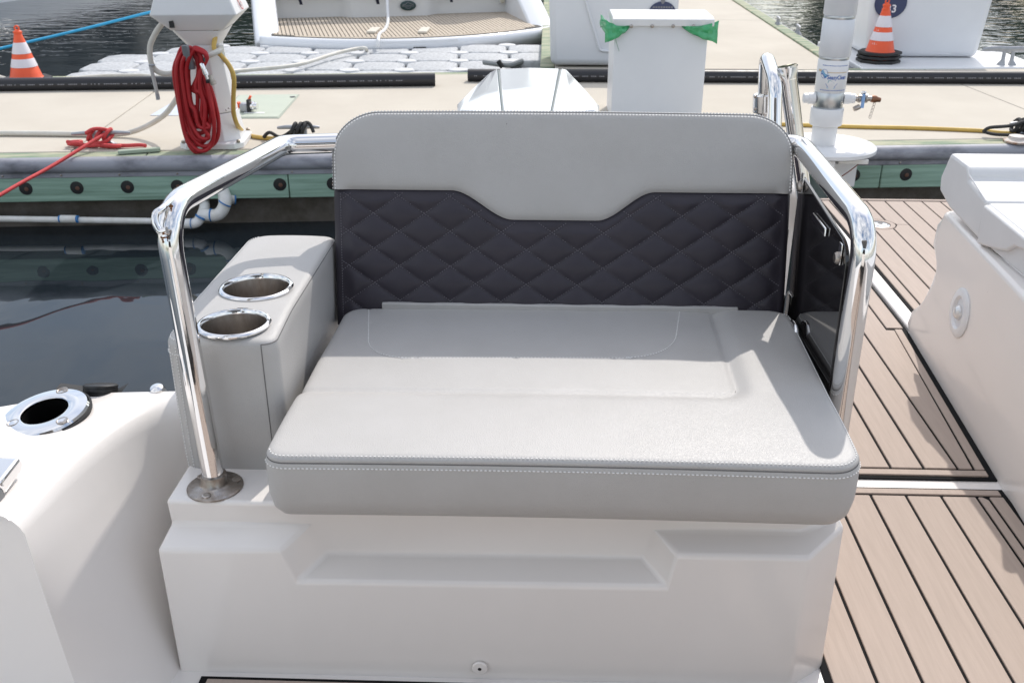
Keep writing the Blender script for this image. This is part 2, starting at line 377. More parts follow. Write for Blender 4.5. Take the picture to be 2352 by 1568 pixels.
# panel by the walkway (aft of the white seam)
MB().prism([(.60, 2.222), (wallx(2.222) + .012, 2.222), (wallx(3.19) + .012, 3.19), (1.245, 4.68), (.63, 4.68), (.60, 2.4)], -.0055, -.001).build('caulk_bed', CAULK, deck)
plank([(.612, 2.236), (wallx(2.236) - .006, 2.236), (wallx(2.262) - .006, 2.262), (.612, 2.262)])
ys0 = 2.270
lines = [.655, .742, .829, .9166, 1.0025, 1.0908]
def inner(y): return wallx(y) - .034
def plank_var(x0, x1fn, y0, y1):
    pts = [(x0 + G, y0), (x1fn(y0) - G, y0)]
    for k in range(1, 7):
        y = y0 + (y1 - y0) * k / 6; pts.append((x1fn(y) - G, y))
    pts += [(x0 + G, y1)]
    plank(pts)
for i in range(len(lines) - 1):
    plank([(lines[i] + G, ys0), (lines[i + 1] - G, ys0), (lines[i + 1] - G, 4.66), (lines[i] + G, 4.66)])
plank([(1.0908 + G, ys0), (inner(ys0) - G, ys0), (inner(3.16), 3.16), (1.178 - G, 3.16), (1.178 - G, 4.66), (1.0908 + G, 4.66)])
plank([(inner(2.268) + G, 2.268), (wallx(2.268) - .006, 2.268), (wallx(3.17) - .006, 3.17), (inner(3.17) + G, 3.17)])
plank([(1.178 + G, 3.18), (1.238, 3.18), (1.238, 4.66), (1.178 + G, 4.66)])
# cockpit panel
ix, ox = 1.117, 1.158
MB().prism([(-.655, -3), (ox + .010, -3), (ox + .010, 2.178), (.553, 2.178), (.553, 1.462), (-.655, 1.462)], -.0055, -.001).build('caulk_bed', CAULK, deck)
plank([(.562, 2.146), (ox - .004, 2.146), (ox - .004, 2.170), (.562, 2.170)])
L2 = [.5635 + .0875 * k for k in range(7)]
for i in range(6):
    plank([(L2[i] + G, -.3), (L2[i + 1] - G, -.3), (L2[i + 1] - G, 2.137), (L2[i] + G, 2.137)])
plank([(L2[6] + G, -.3), (ix - G, -.3), (ix - G, 2.124), (ix - .014, 2.137), (L2[6] + G, 2.137)])
plank([(ix + G, -.3), (ox - .004, -.3), (ox - .004, 2.138), (ix + G, 2.138)])
plank([(-.640, 1.418), (.548, 1.418), (.548, 1.452), (-.640, 1.452)])
xs = [-.64 + .0875 * k for k in range(14)]
for i in range(13):
    plank([(xs[i] + G, -.3), (xs[i + 1] - G, -.3), (xs[i + 1] - G, 1.410), (xs[i] + G, 1.410)])
# swim platform panel
MB().box(1.318, 2.25, 3.2, 4.700, -.0055, -.001).build('caulk_bed', CAULK, deck)
L3 = [1.3676 + .088 * k for k in range(11)]
plank([(1.330, 3.2), (L3[0] - G, 3.2), (L3[0] - G, 4.69), (1.330, 4.69)])
dlc = Vector((1.4975, 4.332)); dlr = .074
for i in range(10):
    x0, x1 = L3[i] + G, L3[i + 1] - G
    dx = max(x0 - dlc.x, dlc.x - x1, 0.)
    if dx < dlr:                                           # planks cut round the deck lamp
        a = math.sqrt(max(dlr ** 2 - (max(x0 - dlc.x, 0) if x0 > dlc.x else 0) ** 2, 0))
        def arc(sgn):
            r_ = []
            for k in range(9):
                x = x1 + (x0 - x1) * k / 8
                h = math.sqrt(max(dlr ** 2 - (x - dlc.x) ** 2, 0)); r_.append((x, dlc.y + sgn * h))
            return r_
        plank([(x0, 3.2), (x1, 3.2)] + arc(-1))
        plank(arc(1)[::-1] + [(x1, 4.69), (x0, 4.69)])
    else:
        plank([(x0, 3.2), (x1, 3.2), (x1, 4.69), (x0, 4.69)])
MB().box(1.25, 2.3, 4.698, 4.722, -.05, .006).build('platform_lip', TEAK, deck, bevel=.004)
# raised white seam between walkway and swim platform
MB().prism_x([(y, z) for y, z in ((3.16, -.004), (4.69, -.004), (4.69, .012), (3.16, .012))], 1.252, 1.306).build('gelcoat_ridge', GEL, deck, bevel=.010, seg=4)
# deck lamp
dl = thing('deck_lamp', 'round chrome lamp set flush in the swim platform deck', 'lamp')
MB().lathe([(.070, -.002), (.070, .003), (.058, .0045), (.050, .0035), (.049, -.001)], (dlc.x, dlc.y, 0), n=36, cap=False).build('bezel', TEAK, dl)
MB().lathe([(.047, -.0015), (.046, .0015), (.036, .003), (.034, .006), (.012, .008)], (dlc.x, dlc.y, 0), n=32).build('chrome_ring', CHROME, dl)
MB().lathe([(.012, .004), (.011, .009)], (dlc.x + .004, dlc.y, 0), n=16).build('key_socket', DARKIN, dl)

# ---- aft bench: base, cushion, backrest, armrest
bench = thing('bench_seat', 'grey upholstered boat bench with dark quilted backrest on white moulded base', 'bench')
cols = []
def colm(xf, zf, xi, yi, zi, top, yback=2.30, yfront=1.475, xb=None):
    xb = xi if xb is None else xb
    return [(xf, yfront + .004, -.006), (xf, yfront, zf), (xi, yi, zi), (xi, yi - .004, top), (xb, yback, top)]
rings = [colm(-.7045, .286, -.694, 1.527, .309, .362, xb=-.690),
         colm(-.4755, .2917, -.432, 1.527, .312, .362), colm(-.454, .2204, -.404, 1.536, .243, .384),
         colm(.2355, .2276, .1907, 1.536, .247, .384), colm(.248, .299, .212, 1.527, .315, .372),
         colm(.4835, .2976, .475, 1.527, .318, .372),
         [(.559, 1.535, -.006), (.556, 1.530, .330), (.548, 1.545, .345), (.546, 1.548, .372), (.55, 2.30, .372)]]
m = MB(); m.loft(rings, cap=False, closed=False)
lft = rings[0]; m.add(lft + [(-.695, 2.30, -.006)], [(0, 1, 2, 3, 4, 5)]); rgt = rings[-1]; m.add(rgt + [(.56, 2.30, -.006)], [(0, 1, 2, 3, 4, 5)])
m.build('base', GEL, bench, bevel=.008, seg=4, weld=True, angle=50)
plug = MB().lathe([(.0150, 0), (.0150, .0025), (.0135, .004), (.004, .0045)], U(1102, 1532, Y=1.4745), (0, -1, 0), 28).build('screw_cover', GEL, bench)
MB().lathe([(.0036, .0042), (.0036, .0050)], U(1102, 1532, Y=1.4745), (0, -1, 0), 14).build('screw_hole', DARKIN, plug)

def pad_mesh(mb, xl, xr, y0, y1, rad, ztop, rings, nx, ny, hole=None, bottom=True):
    """upholstered pad: height-field top with rounded plan corners, then rings rolled down the sides.
    xl/xr functions of y; rad = (front-left, front-right, back-right, back-left)"""
    fl, fr, br, bl = rad
    def lim(y):
        a, c = xl(y), xr(y)
        def cut(r, d): return r - math.sqrt(max(r * r - (r - d) ** 2, 0)) if d < r else 0
        a += max(cut(fl, y - y0), cut(bl, y1 - y)); c -= max(cut(fr, y - y0), cut(br, y1 - y))
        return a, c
    ysn = []
    for j in range(ny + 1):
        t_ = j / ny; t_ = t_ + .0 ; ysn.append(y0 + (y1 - y0) * (t_ - math.sin(2 * math.pi * t_) * .10))
    grid = []
    for y in ysn:
        a, c = lim(y); row = []
        for i in range(nx + 1):
            x = a + (c - a) * i / nx; row.append(Vector((x, y, ztop(x, y))))
        grid.append(row)
    W = nx + 1; base = len(mb.v); vs = [p for r in grid for p in r]
    fs = []
    for j in range(ny):
        for i in range(nx):
            q = (j * W + i, j * W + i + 1, (j + 1) * W + i + 1, (j + 1) * W + i)
            if hole:
                cx = sum(vs[k].x for k in q) / 4; cy = sum(vs[k].y for k in q) / 4
                if hole(cx, cy): continue
            fs.append(q)
    loop = [(0, i) for i in range(nx)] + [(j, nx) for j in range(ny)] + [(ny, i) for i in range(nx, 0, -1)] + [(j, 0) for j in range(ny, 0, -1)]
    lp = [grid[j][i] for j, i in loop]; n = len(lp); nr = []
    for i in range(n):
        d_ = lp[(i + 1) % n] - lp[i - 1]; nr.append(Vector((d_.y, -d_.x, 0)).normalized())
    for _ in range(3): nr = [(nr[i - 1] + nr[i] * 2 + nr[(i + 1) % n]).normalized() for i in range(n)]
    ringpts = []; idx = [j * W + i for j, i in loop]
    for o_, dz in rings:
        rp = [lp[i] + nr[i] * o_ + Vector((0, 0, dz)) for i in range(n)]; ringpts.append(rp)
        st = len(vs); vs += rp; nid = list(range(st, st + n))
        for i in range(n): fs.append((idx[i], idx[(i + 1) % n], nid[(i + 1) % n], nid[i]))
        idx = nid
    if bottom: fs.append(tuple(reversed(idx)))
    mb.add(vs, fs)
    return lp, nr, ringpts
# seat cushion
ZS = .5165
pfr = U(1688, 885, z=.512); pbk = U(1632, 712, z=.512); yst = U(1200, 900, z=.512).y
def padr(y): return pfr.x + (pbk.x - pfr.x) * (y - pfr.y) / (pbk.y - pfr.y)
def sd_pad(x, y):
    r = .035; qx, qy = x - padr(y) + r, yst - y + r
    return min(max(qx, qy), 0) + math.hypot(max(qx, 0), max(qy, 0)) - r
ul = [U(847, 712, z=.507), U(850, 770, z=.507), U(885, 820, z=.507), U(960, 829, z=.507), U(1420, 829, z=.507), U(1500, 812, z=.507), U(1542, 765, z=.507), U(1562, 712, z=.507)]
upath = smoothpath(fillet([ul[0], U(846, 828, z=.507), U(1545, 829, z=.507), ul[-1]], [.10, .12], 10), 2)
def d_path(x, y):
    return min((p.x - x) ** 2 + (p.y - y) ** 2 for p in upath) ** .5
def ztop(x, y):
    z = ZS + .004 * math.sin(max(0, min(1, (x + .47) / 1.0)) * math.pi)
    z += .0035 * math.sin(max(0, min(1, (y - 1.44) / .25)) * math.pi) if y < 1.69 else 0
    s = sd_pad(x, y)
    if s > 0: z -= .0105 * math.exp(-(s / .022) ** 2) + .002 * math.exp(-s / .003)
    else: z -= .0085 + .004 * math.exp(s / .004) - .003 * math.exp(-((s + .12) / .09) ** 2)
    if y > 1.72 and -.42 < x < .45:
        d_ = d_path(x, y)
        if d_ < .02: z -= .0022 * math.exp(-(d_ / .005) ** 2)
    return z
RS = [(.006, -.0006), (.0115, -.0024), (.0155, -.0055), (.0180, -.0105), (.0170, -.0122), (.0172, -.0135), (.0190, -.0155), (.0202, -.022), (.0212, -.05), (.0205, -.085), (.015, -.112), (.004, -.126), (-.01, -.131)]
m = MB()
lp, nr, rp = pad_mesh(m, lambda y: -.458 + (y - 1.43) * .03, lambda y: .523 + (y - 1.43) * .022, 1.450, 2.090, (.018, .038, .03, .03), ztop, RS, 190, 130)
cush = m.build('seat_cushion', VINYL, bench, angle=80)
nx_, ny_ = 190, 130
seg = list(range(-7, nx_ + ny_ - 4))                       # front edge then right side
st = MB()
for ring_i, upn in ((1, 1.2), (7, .2)):
    stitches(st, [rp[ring_i][i] for i in seg], [(nr[i] + Vector((0, 0, upn))).normalized() for i in seg], .0052, .0022, .0010, .0013)
stitches(st, [p + Vector((0, 0, ztop(p.x, p.y) - p.z + .0016)) for p in upath], [Vector((0, 0, 1))] * len(upath), .0050, .0022, .0009, .0010)
s_ = st.build('stitching', THREAD, cush, smooth=False); s_['kind'] = 'stuff'
sml = MB()
pth_ = fillet([Vector((-.40, yst, 0)), Vector((padr(yst), yst, 0)), Vector((padr(2.085), 2.085, 0))], [.035], 8)
pth_ = [p_ for i in range(len(pth_) - 1) for p_ in [pth_[i].lerp(pth_[i + 1], k / 10) for k in range(10)]]
sml.tube([Vector((p_.x, p_.y, ztop(p_.x, p_.y) + .0004)) for p_ in pth_ if p_.x > .37], .0009, 5)
sml.tube([rp[5][i] + nr[i] * .0004 for i in seg], .0010, 5)
sml.build('seam', SEAM, cush)
MB().box(-.372, .440, 2.094, 2.106, .49, .5235).build('rear_flap', VINYL, bench, bevel=.003)

# backrest, in its own tilted plane
BO = Vector((0, 2.105, .500)); BA = math.atan2(.105, .435)
BV = Vector((0, math.sin(BA), math.cos(BA))); BN = Vector((0, -math.cos(BA), math.sin(BA)))
def bk(u, v, w_): return BO + Vector((u, 0, 0)) + BV * v + BN * w_
uL, uR, vT = -.481, .548, .4515
def bline(u):
    a = sstep(-.212, -.072, u) * (1 - sstep(.116, .244, u)); return .2765 - .0645 * a
def tline(u):
    r1, r2 = .098, .092; t_ = vT - .004 * ((u - .03) / .5) ** 2
    if u < uL + r1: t_ -= (r1 - math.sqrt(max(r1 * r1 - (uL + r1 - u) ** 2, 0))) * .85
    if u > uR - r2: t_ -= (r2 - math.sqrt(max(r2 * r2 - (u - uR + r2) ** 2, 0))) * .9
    return t_
qa = Vector((-.4471, .2635)); QW, QH = .1158, .0792
def lat(u, v):
    x, y = (u - qa.x) / QW, (v - qa.y) / QH; return x + y, x - y
def wave(a): return abs(math.sin(math.pi * a))
def wq(u, v):
    a, c = lat(u, v); h = .0105 * (wave(a) ** .45) * (wave(c) ** .45)
    e = min(bline(u) - v, (u - uL) * .8, (uR - u) * .8, v + .04)
    return h * sstep(0, .03, e) - .004 * math.exp(-max(bline(u) - v, 0) / .006) + .001
def edge_us(n):
    return [uL + (uR - uL) * (.5 - .5 * math.cos(math.pi * i / n)) * .35 + (uR - uL) * (i / n) * .65 for i in range(n + 1)]
def backpanel(lo, hi, hfun, nu, nv, sides):
    m = MB(); us = edge_us(nu); g = []
    for j in range(nv + 1):
        row = []
        for u in us:
            v = lo(u) + (hi(u) - lo(u)) * (j / nv); row.append((u, v, hfun(u, v)))
        g.append(row)
    W = nu + 1; vs = [bk(*p) for r in g for p in r]; fs = [(j * W + i, j * W + i + 1, (j + 1) * W + i + 1, (j + 1) * W + i) for j in range(nv) for i in range(nu)]
    # roll the outer edge backwards: up the left side, along the top, down the right side
    loop = [(j, 0) for j in range(nv + 1)] + ([(nv, i) for i in range(1, nu)] if sides else [(nv, i) for i in range(1, nu)]) + [(j, nu) for j in range(nv, -1, -1)]
    P2 = [Vector((g[j][i][0], g[j][i][1])) for j, i in loop]; W0 = [g[j][i][2] for j, i in loop]; n = len(loop); nr2 = []
    for i in range(n):
        d_ = P2[min(i + 1, n - 1)] - P2[max(i - 1, 0)]; nr2.append(Vector((-d_.y, d_.x)).normalized())
    for _ in range(4): nr2 = [nr2[0]] + [(nr2[i - 1] + nr2[i] * 2 + nr2[i + 1]).normalized() for i in range(1, n - 1)] + [nr2[-1]]
    idx = [j * W + i for j, i in loop]; rr = []
    for o_, dw in ((.006, -.0025), (.0105, -.007), (.0125, -.013), (.0118, -.0145), (.0130, -.016), (.013, -.05), (.010, -.078), (.002, -.088)):
        pts = [bk(P2[i].x + nr2[i].x * o_, P2[i].y + nr2[i].y * o_, W0[i] + dw) for i in range(n)]; rr.append(pts)
        st = len(vs); vs += pts; nid = list(range(st, st + n))
        for i in range(n - 1): fs.append((idx[i], idx[i + 1], nid[i + 1], nid[i]))
        idx = nid
    fs.append(tuple(idx))
    m.add(vs, fs); return m, rr, P2, nr2, W0
IN = .013
def wup(u, v):
    d_ = v - bline(u); e = min(u - uL, uR - u, tline(u) - v)
    return .012 - .011 * math.exp(-max(d_, 0) / .009) * (1 - sstep(.03, .0, min(u - uL, uR - u))) - .0045 * math.exp(-max(e, 0) / .022)
_uL, _uR = uL, uR
uL, uR = uL + IN, uR - IN
m, rr, P2, nr2, W0 = backpanel(lambda u: bline(u), lambda u: tline(u) - IN, wup, 150, 34, True)
bup = m.build('backrest', VINYL, bench, angle=80)
st = MB(); n = len(P2)
for ring_i, k1, k2 in ((0, 1., .3), (2, .6, .9)):
    nn = [(BN * k1 + (Vector((nr2[i].x, 0, 0)) + BV * nr2[i].y) * k2).normalized() for i in range(n)]
    stitches(st, rr[ring_i], nn, .0050, .0022, .0012, .0014)
MB().tube(rr[1], .0011, 5).build('seam', SEAM, bup)
s_ = st.build('stitching', THREAD, bup, smooth=False); s_['kind'] = 'stuff'
m, rr, P2, nr2, W0 = backpanel(lambda u: -.035, lambda u: bline(u) - .0005, wq, 230, 80, False)
bq = m.build('quilted_panel', NAVY, bench, angle=80); bq['label'] = 'dark navy diamond-quilted lower backrest panel'
st = MB()
for fam in (0, 1):
    for k in range(-8, 16):
        pts = []
        for j in range(200):
            v = -.03 + (.2760 + .03) * j / 199; y = (v - qa.y) / QH
            x = (k - y) if fam == 0 else (k + y); u = qa.x + x * QW
            if uL + .004 < u < uR - .004 and v < bline(u) - .004: pts.append(bk(u, v, wq(u, v) + .0016))
            else:
                if len(pts) > 4: stitches(st, pts, [BN] * len(pts), .0036, .0024, .0006, .0008)
                pts = []
        if len(pts) > 4: stitches(st, pts, [BN] * len(pts), .0036, .0024, .0006, .0008)
pts = [bk(uL + .0045, v, wq(uL + .0045, v) + .0004) for v in [-.03 + .3 * j / 60 for j in range(61)]]
stitches(st, pts, [BN] * 61, .0036, .0024, .0006, .0008)
s_ = st.build('stitching', THREADD, bq, smooth=False); s_['kind'] = 'stuff'
uL, uR = _uL, _uR
# bracket that carries the backrest
for x in (-.46, .545):
    MB().box(x, x + .010, 2.140, 2.175, .36, .535).build('backrest_bracket', CHROME, bench, bevel=.003)

# armrest with two cup holders
cups = [(Vector((-.585, 1.864)), .0740), (Vector((-.5840, 1.6995)), .0690)]
ZA = .650
def zarm(x, y): return ZA - .012 * sstep(1.80, 1.63, y) - .004 * ((x + .585) / .1) ** 2
RA = [(.006, -.0008), (.0115, -.0032), (.0158, -.0075), (.0180, -.0135), (.0185, -.03), (.0190, -.15), (.0180, -.25), (.016, -.287)]
m = MB()
lp, nr, rp = pad_mesh(m, lambda y: -.6835 + (y - 1.66) * .02, lambda y: -.509 + (y - 1.66) * .008, 1.652, 2.19, (.02, .012, .010, .03), zarm, RA, 50, 130,
                      hole=lambda x, y: any((Vector((x, y)) - c).length < r - .008 for c, r in cups))
arm = m.build('armrest', VINYL, bench, angle=80)
n = len(lp); left = list(range(50 + 130 + 50 + 4, n)) + [0, 1]
st = MB()
for k, upn in ((1, 1.5), (4, .25)):
    stitches(st, [rp[k][i] for i in left], [(nr[i] + Vector((0, 0, upn))).normalized() for i in left], .0046, .002, .001, .0014)
for k in range(2):                                         # down the front-left corner
    i = n - 1 if k else n - 4
    pts = [rp[j][i] + Vector((0, 0, 0)) for j in range(3, 8)]
    pts = smoothpath(pts, 6); stitches(st, pts, [nr[i]] * len(pts), .0046, .002, .001, .0014)
s_ = st.build('stitching', THREAD, arm, smooth=False); s_['kind'] = 'stuff'
sm = MB()
right = list(range(50, 50 + 130))
sm.tube([rp[2][i] + nr[i] * .0002 for i in right], .0011, 6); sm.tube([rp[j][50] for j in range(2, 8)], .0011, 6)
sm.build('seam', SEAM, arm)
for c, r in cups:
    zc = zarm(c.x, c.y)
    cp = MB().lathe([(r - .0105, zc - .004), (r - .0165, zc - .05), (r - .022, zc - .125), (.002, zc - .127)], (c.x, c.y, 0), n=48, cap=False).build('cup_holder', STEEL, arm)
    MB().lathe([(r, zc - .001), (r + .0005, zc + .002), (r - .0025, zc + .005), (r - .007, zc + .0055), (r - .0095, zc + .003), (r - .0105, zc - .006)], (c.x, c.y, 0), n=56, cap=False).build('rim', CHROME, cp)

# ---- handrails
def flange(parent, c, r=.052):
    f = MB().lathe([(r, 0), (r, .003), (r - .004, .006), (.030, .0085), (.0255, .013), (.0235, .030)], c, n=40).build('flange', TARN, parent)
    for k in range(3):
        a = R(265 + 120 * k); MB().lathe([(.0085, .0055), (.0085, .0085), (.006, .0095), (.003, .0088)], (c[0] + .040 * math.cos(a), c[1] + .040 * math.sin(a), c[2]), n=16).build('screw', STEEL, f)
lr = thing('handrail', 'polished handrail rising beside the cup holder armrest', 'handrail')
f0 = Vector((-.6154, 1.571, .362)); flange(lr, f0)
lc = U(383, 496, Y=1.605); l2 = U(648, 333, Y=2.185); l3 = U(762, 326, Y=2.232)
path = fillet([f0 + Vector((0, 0, .01)), lc + Vector((-.004, 0, .012)), l2, l3 + Vector((.18, .015, 0))], [.085, .035], 14)
nP = len(path); MB().tube(path, [.0200 + .0022 * min(1, i / 6) for i in range(nP)], 28).build('tube', CHROME, lr, angle=80)
lp0 = [U(404, 452, Y=1.650), U(372, 480, Y=1.602), U(358, 491, Y=1.590), U(357, 512, Y=1.582), U(368, 531, Y=1.578), U(384, 529, Y=1.577)]
MB().tube(smoothpath(lp0, 6), .0062, 12).build('rope_loop', CHROME, lr)
for pxy, Yv, rr_ in (((374, 540), 1.5685, .0075), ((392, 468), 1.612, .005)):
    P = U(*pxy, Y=Yv); mbr = MB()
    for k in range(9):
        a = random.uniform(0, 6.28); q = P + Vector((math.cos(a) * rr_ * random.random(), -.001, math.sin(a) * rr_ * 1.3 * random.random() - .004))
        mbr.lathe([(random.uniform(.001, .0024), 0), (.0004, .0008)], q, (0, -1, .2), 7)
    mbr.build('rust_patch', RUST, lr)
rrl = thing('handrail', 'polished handrail above the black acrylic gate beside the walkway', 'handrail')
XR = .578
rc = Vector((XR, 1.730, .838)); r0 = Vector((XR + .004, 1.735, .36)); r2 = Vector((XR - .012, 2.215, .866))
path = fillet([r0, rc, r2, r2 + Vector((-.16, .03, .002))], [.075, .03], 14)
MB().tube(path, .0225, 28).build('tube', CHROME, rrl, angle=80)
# ---- black acrylic gate
gate = thing('acrylic_gate', 'glossy black acrylic gate panel below the walkway handrail', 'gate')
gp = fillet([Vector((2.168, .40, 0)), Vector((2.168, .815, 0)), Vector((1.765, .785, 0)), Vector((1.752, .40, 0))], [.03, .05], 6)
gx = XR - .014
m = MB(); m.prism_x([(q.x, q.y) for q in gp], gx - .004, gx + .004); m.build('panel', ACRYL, gate, bevel=.0015, angle=30)
for yy, zz in ((2.135, .795), (1.800, .752)):
    tb = MB().box(gx - .0075, gx - .0045, yy - .010, yy + .010, zz - .012, zz + .030).build('tab', CHROME, gate, bevel=.004)
    MB().lathe([(.012, 0), (.012, .004), (.009, .008), (.004, .009)], (gx - .0075, yy, zz), (-1, 0, 0), 20).build('screw', STEEL, tb)
MB().box(gx - .010, gx - .0045, 1.905, 2.010, .758, .776).build('latch_plate', CHROME, gate, bevel=.003)
MB().tube(smoothpath([(gx - .012, 2.06, .40), (gx - .018, 2.05, .50), (gx - .016, 1.99, .515), (gx - .012, 1.95, .40)], 8), .006, 10).build('pull_loop', CHROME, gate)
# white bulkhead behind the gate
bh = thing('engine_well_bulkhead', 'narrow white bulkhead seen between backrest and black gate', 'bulkhead')
MB().prism_x([(2.37, -.1), (2.42, .70), (2.50, .745), (2.80, .62), (3.0, -.1)], .575, .655).build('bulkhead_shell', GEL, bh, bevel=.015, seg=3)
MB().box(.585, .60, 2.362, 2.369, .30, .62).build('seam_strip', SEAM, bh)

# ---- rod holder and loop rail behind the backrest
rh = thing('rod_holder', 'flared stainless rod holder tube behind the backrest corner', 'rod holder')
a = U(1806, 152, Y=2.42); c = U(1832, 345, Y=2.40)
dirv = (a - c).normalized()
MB().tube([c - dirv * .2, c, a - dirv * .03, a - dirv * .008, a], [.0190, .0190, .0215, .025, .0265], 24, cap=False).build('tube', CHROME, rh)
MB().tube([a - dirv * .004, a, a + dirv * .0005, a - dirv * .002, a - dirv * .1], [.0263, .0268, .0255, .023, .018], 24, cap=False).build('lip', CHROME, rh)
lo = thing('loop_rail', 'bent stainless loop rail with clamp behind the backrest corner', 'rail')
Y0 = 2.44
pth = fillet([U(1753, 290, Y=Y0 + .06), U(1760, 128, Y=Y0 + .05), U(1781, 192, Y=Y0 - .06), U(1779, 300, Y=Y0 - .09)], [.028, .035], 10)
MB().tube(pth, [.0165] * len(pth), 20).build('tube', CHROME, lo)
cl = MB().tube([U(1752, 216, Y=Y0 + .055), U(1751, 258, Y=Y0 + .055)], .0235, 20).build('clamp', CHROME, lo, bevel=.003)
for yy in (222, 250): MB().lathe([(.004, 0), (.004, .010), (.002, .012)], U(1742, yy, Y=Y0 + .045), (-1, -.3, 0), 10).build('bolt', STEEL, cl)

# ---- outboard engine cowling
ob = thing('outboard_engine', 'white outboard engine cowling with dark panel grooves behind the bench', 'outboard engine')
YF, YR = 2.74, 3.16
def slab(front, back, name):
    fp = [U(x, y, Y=yy_) for x, y, yy_ in front]; bp_ = [U(x, y, Y=yy_) for x, y, yy_ in back]
    end = [Vector((q.x * .9 - .006, q.y + .22, q.z - .10)) for q in bp_]
    dn = lambda L_: [q + Vector((0, 0, -.07)) for q in L_]
    lipf = [Vector((q.x, q.y - .03, q.z - .05)) for q in fp]
    rings = []
    for L_ in (lipf, fp, bp_, end):
        rings.append(L_ + list(reversed(dn(L_))))
    return MB().loft(rings).build(name, COWL, ob, bevel=.003, seg=3)
slab([(1157, 257, YF), (1210, 255, YF), (1264, 257, YF)], [(1147, 159, YR), (1215, 156, YR), (1284, 158, YR)], 'top_panel')
slab([(1051, 258, YF + .03), (1062, 252, YF), (1100, 255, YF), (1152, 257, YF)], [(1050, 240, YF + .12), (1090, 200, YR - .12), (1126, 166, YR), (1142, 159, YR)], 'side_panel')
slab([(1269, 257, YF), (1320, 255, YF), (1364, 252, YF), (1376, 258, YF + .03)], [(1289, 158, YR), (1301, 160, YR), (1340, 202, YR - .12), (1376, 243, YF + .12)], 'side_panel')
e0, e1_ = U(1075, 262, Y=YF + .02), U(1352, 262, Y=YF + .02)
MB().box(e0.x, e1_.x, YF + .02, YR + .1, .62, e0.z - .035).build('inner_shell', mat('engine_gap', (.10, .13, .13), .5), ob)
g0, g1_ = U(1150, 200, Y=YF + .2), U(1280, 200, Y=YF + .2)
for q_ in (((1154.5, 257, YF), (1144.5, 160, YR)), ((1266.5, 257, YF), (1286.5, 159, YR))):
    A_, B_ = [U(x, y, Y=yy_) + Vector((0, 0, -.006)) for x, y, yy_ in q_]
    MB().tube([A_, B_], .0055, 8).build('groove', MATS['engine_gap'], ob)
MB().box(-.24, .12, 2.78, 3.34, .25, .76).build('lower_cowling', COWL, ob, bevel=.03, seg=3)
MB().box(-.12, 0, 3.0, 3.3, -.8, .26).build('drive_leg', COWL, ob, bevel=.02)
P = U(1242, 213, Y=YF + (YR - YF) * .43) + Vector((0, 0, .001)); MB().lathe([(.0085, 0), (.0085, .002), (.007, .003)], P, (0, -.1, 1), 20).build('cap', COWL, ob)

# ---- port quarter moulding on the left
qm = thing('quarter_moulding', 'white moulded quarter with rod holder left of the bench', 'moulding')
T = smoothpath([(-.872, 1.342), (-.862, 1.42), (-.835, 1.56), (-.792, 1.68), (-.735, 1.755), (-.64, 1.79)], 6)
T = [Vector((q[0], q[1])) for q in smoothpath([(-.872, 1.342, 0), (-.862, 1.42, 0), (-.835, 1.56, 0), (-.792, 1.68, 0), (-.735, 1.755, 0), (-.64, 1.79, 0)], 6)]
Bt = [Vector((q[0], q[1])) for q in smoothpath([(-.822, 1.335, 0), (-.770, 1.375, 0), (-.716, 1.435, 0), (-.706, 1.52, 0), (-.70, 1.66, 0), (-.60, 1.79, 0)], 6)]
rings = []
for i in range(len(T)):
    t_, b_ = T[i], Bt[i]; row = []
    inl = (t_ - b_); inl = inl.normalized() if inl.length > 0 else Vector((-1, 0))
    row.append((-1.5, max(1.342, min(1.34 + (t_.y - 1.342) * .6, 1.54)), .44))
    row.append((t_.x - .16 - .13 * i / (len(T) - 1), t_.y - .02 * i / (len(T) - 1), .4515))
    row.append((t_.x - .05, t_.y - .0, .4515))
    for a_ in (0, 18, 36, 54, 72):
        s1 = math.sin(R(a_)); c1 = math.cos(R(a_))
        row.append((t_.x - inl.x * (-.0) + (-inl.x) * .05 * s1 - .03 , t_.y + (-inl.y) * .05 * s1, .4015 + .05 * c1))
    top = Vector(row[-1])
    for k in range(1, 7):
        s2 = k / 6; e = s2 ** 1.15
        row.append((top.x + (b_.x - top.x) * e, top.y + (b_.y - top.y) * e, top.z * (1 - s2) - .006 * s2))
    rings.append(row)
front = [(x, 1.337 + .001 * k, z) for k, (x, y, z) in enumerate(rings[0])]
m = MB(); m.loft(rings, cap=False, closed=False)
rf = rings[0]; cap = list(rf) + [(-1.5, rf[-1][1], -.006)]
m.add(cap, [tuple(range(len(cap)))])
m.build('moulding_shell', GEL, qm, bevel=.022, seg=4, weld=True, angle=60)
# outer and aft faces down to the water
out_ = [(-1.5, 1.342), (-1.5, 1.50), (-1.08, 1.705), (-.93, 1.768), (-.64, 1.792), (-.50, 1.80), (-.5, 1.35)]
MB().prism([(-1.5, 1.36), (-.88, 1.36), (-.80, 1.74), (-.93, 1.764), (-1.08, 1.700), (-1.5, 1.515)], -.5, .34).build('outer_shell', GEL, qm, bevel=.02, seg=3)
skl = [r_[k] for r_, k in [(rings[-1], 0), (rings[-1], 1), (rings[-1], 2), (rings[-1], 3)]]
MB().loft([[Vector(p_) + Vector((0, 0, .0)) for p_ in skl], [Vector((p_[0], p_[1] + .004, p_[2] - .02)) for p_ in skl], [Vector((p_[0], p_[1], .28)) for p_ in skl]], cap=False, closed=False).build('aft_skirt', GEL, qm)
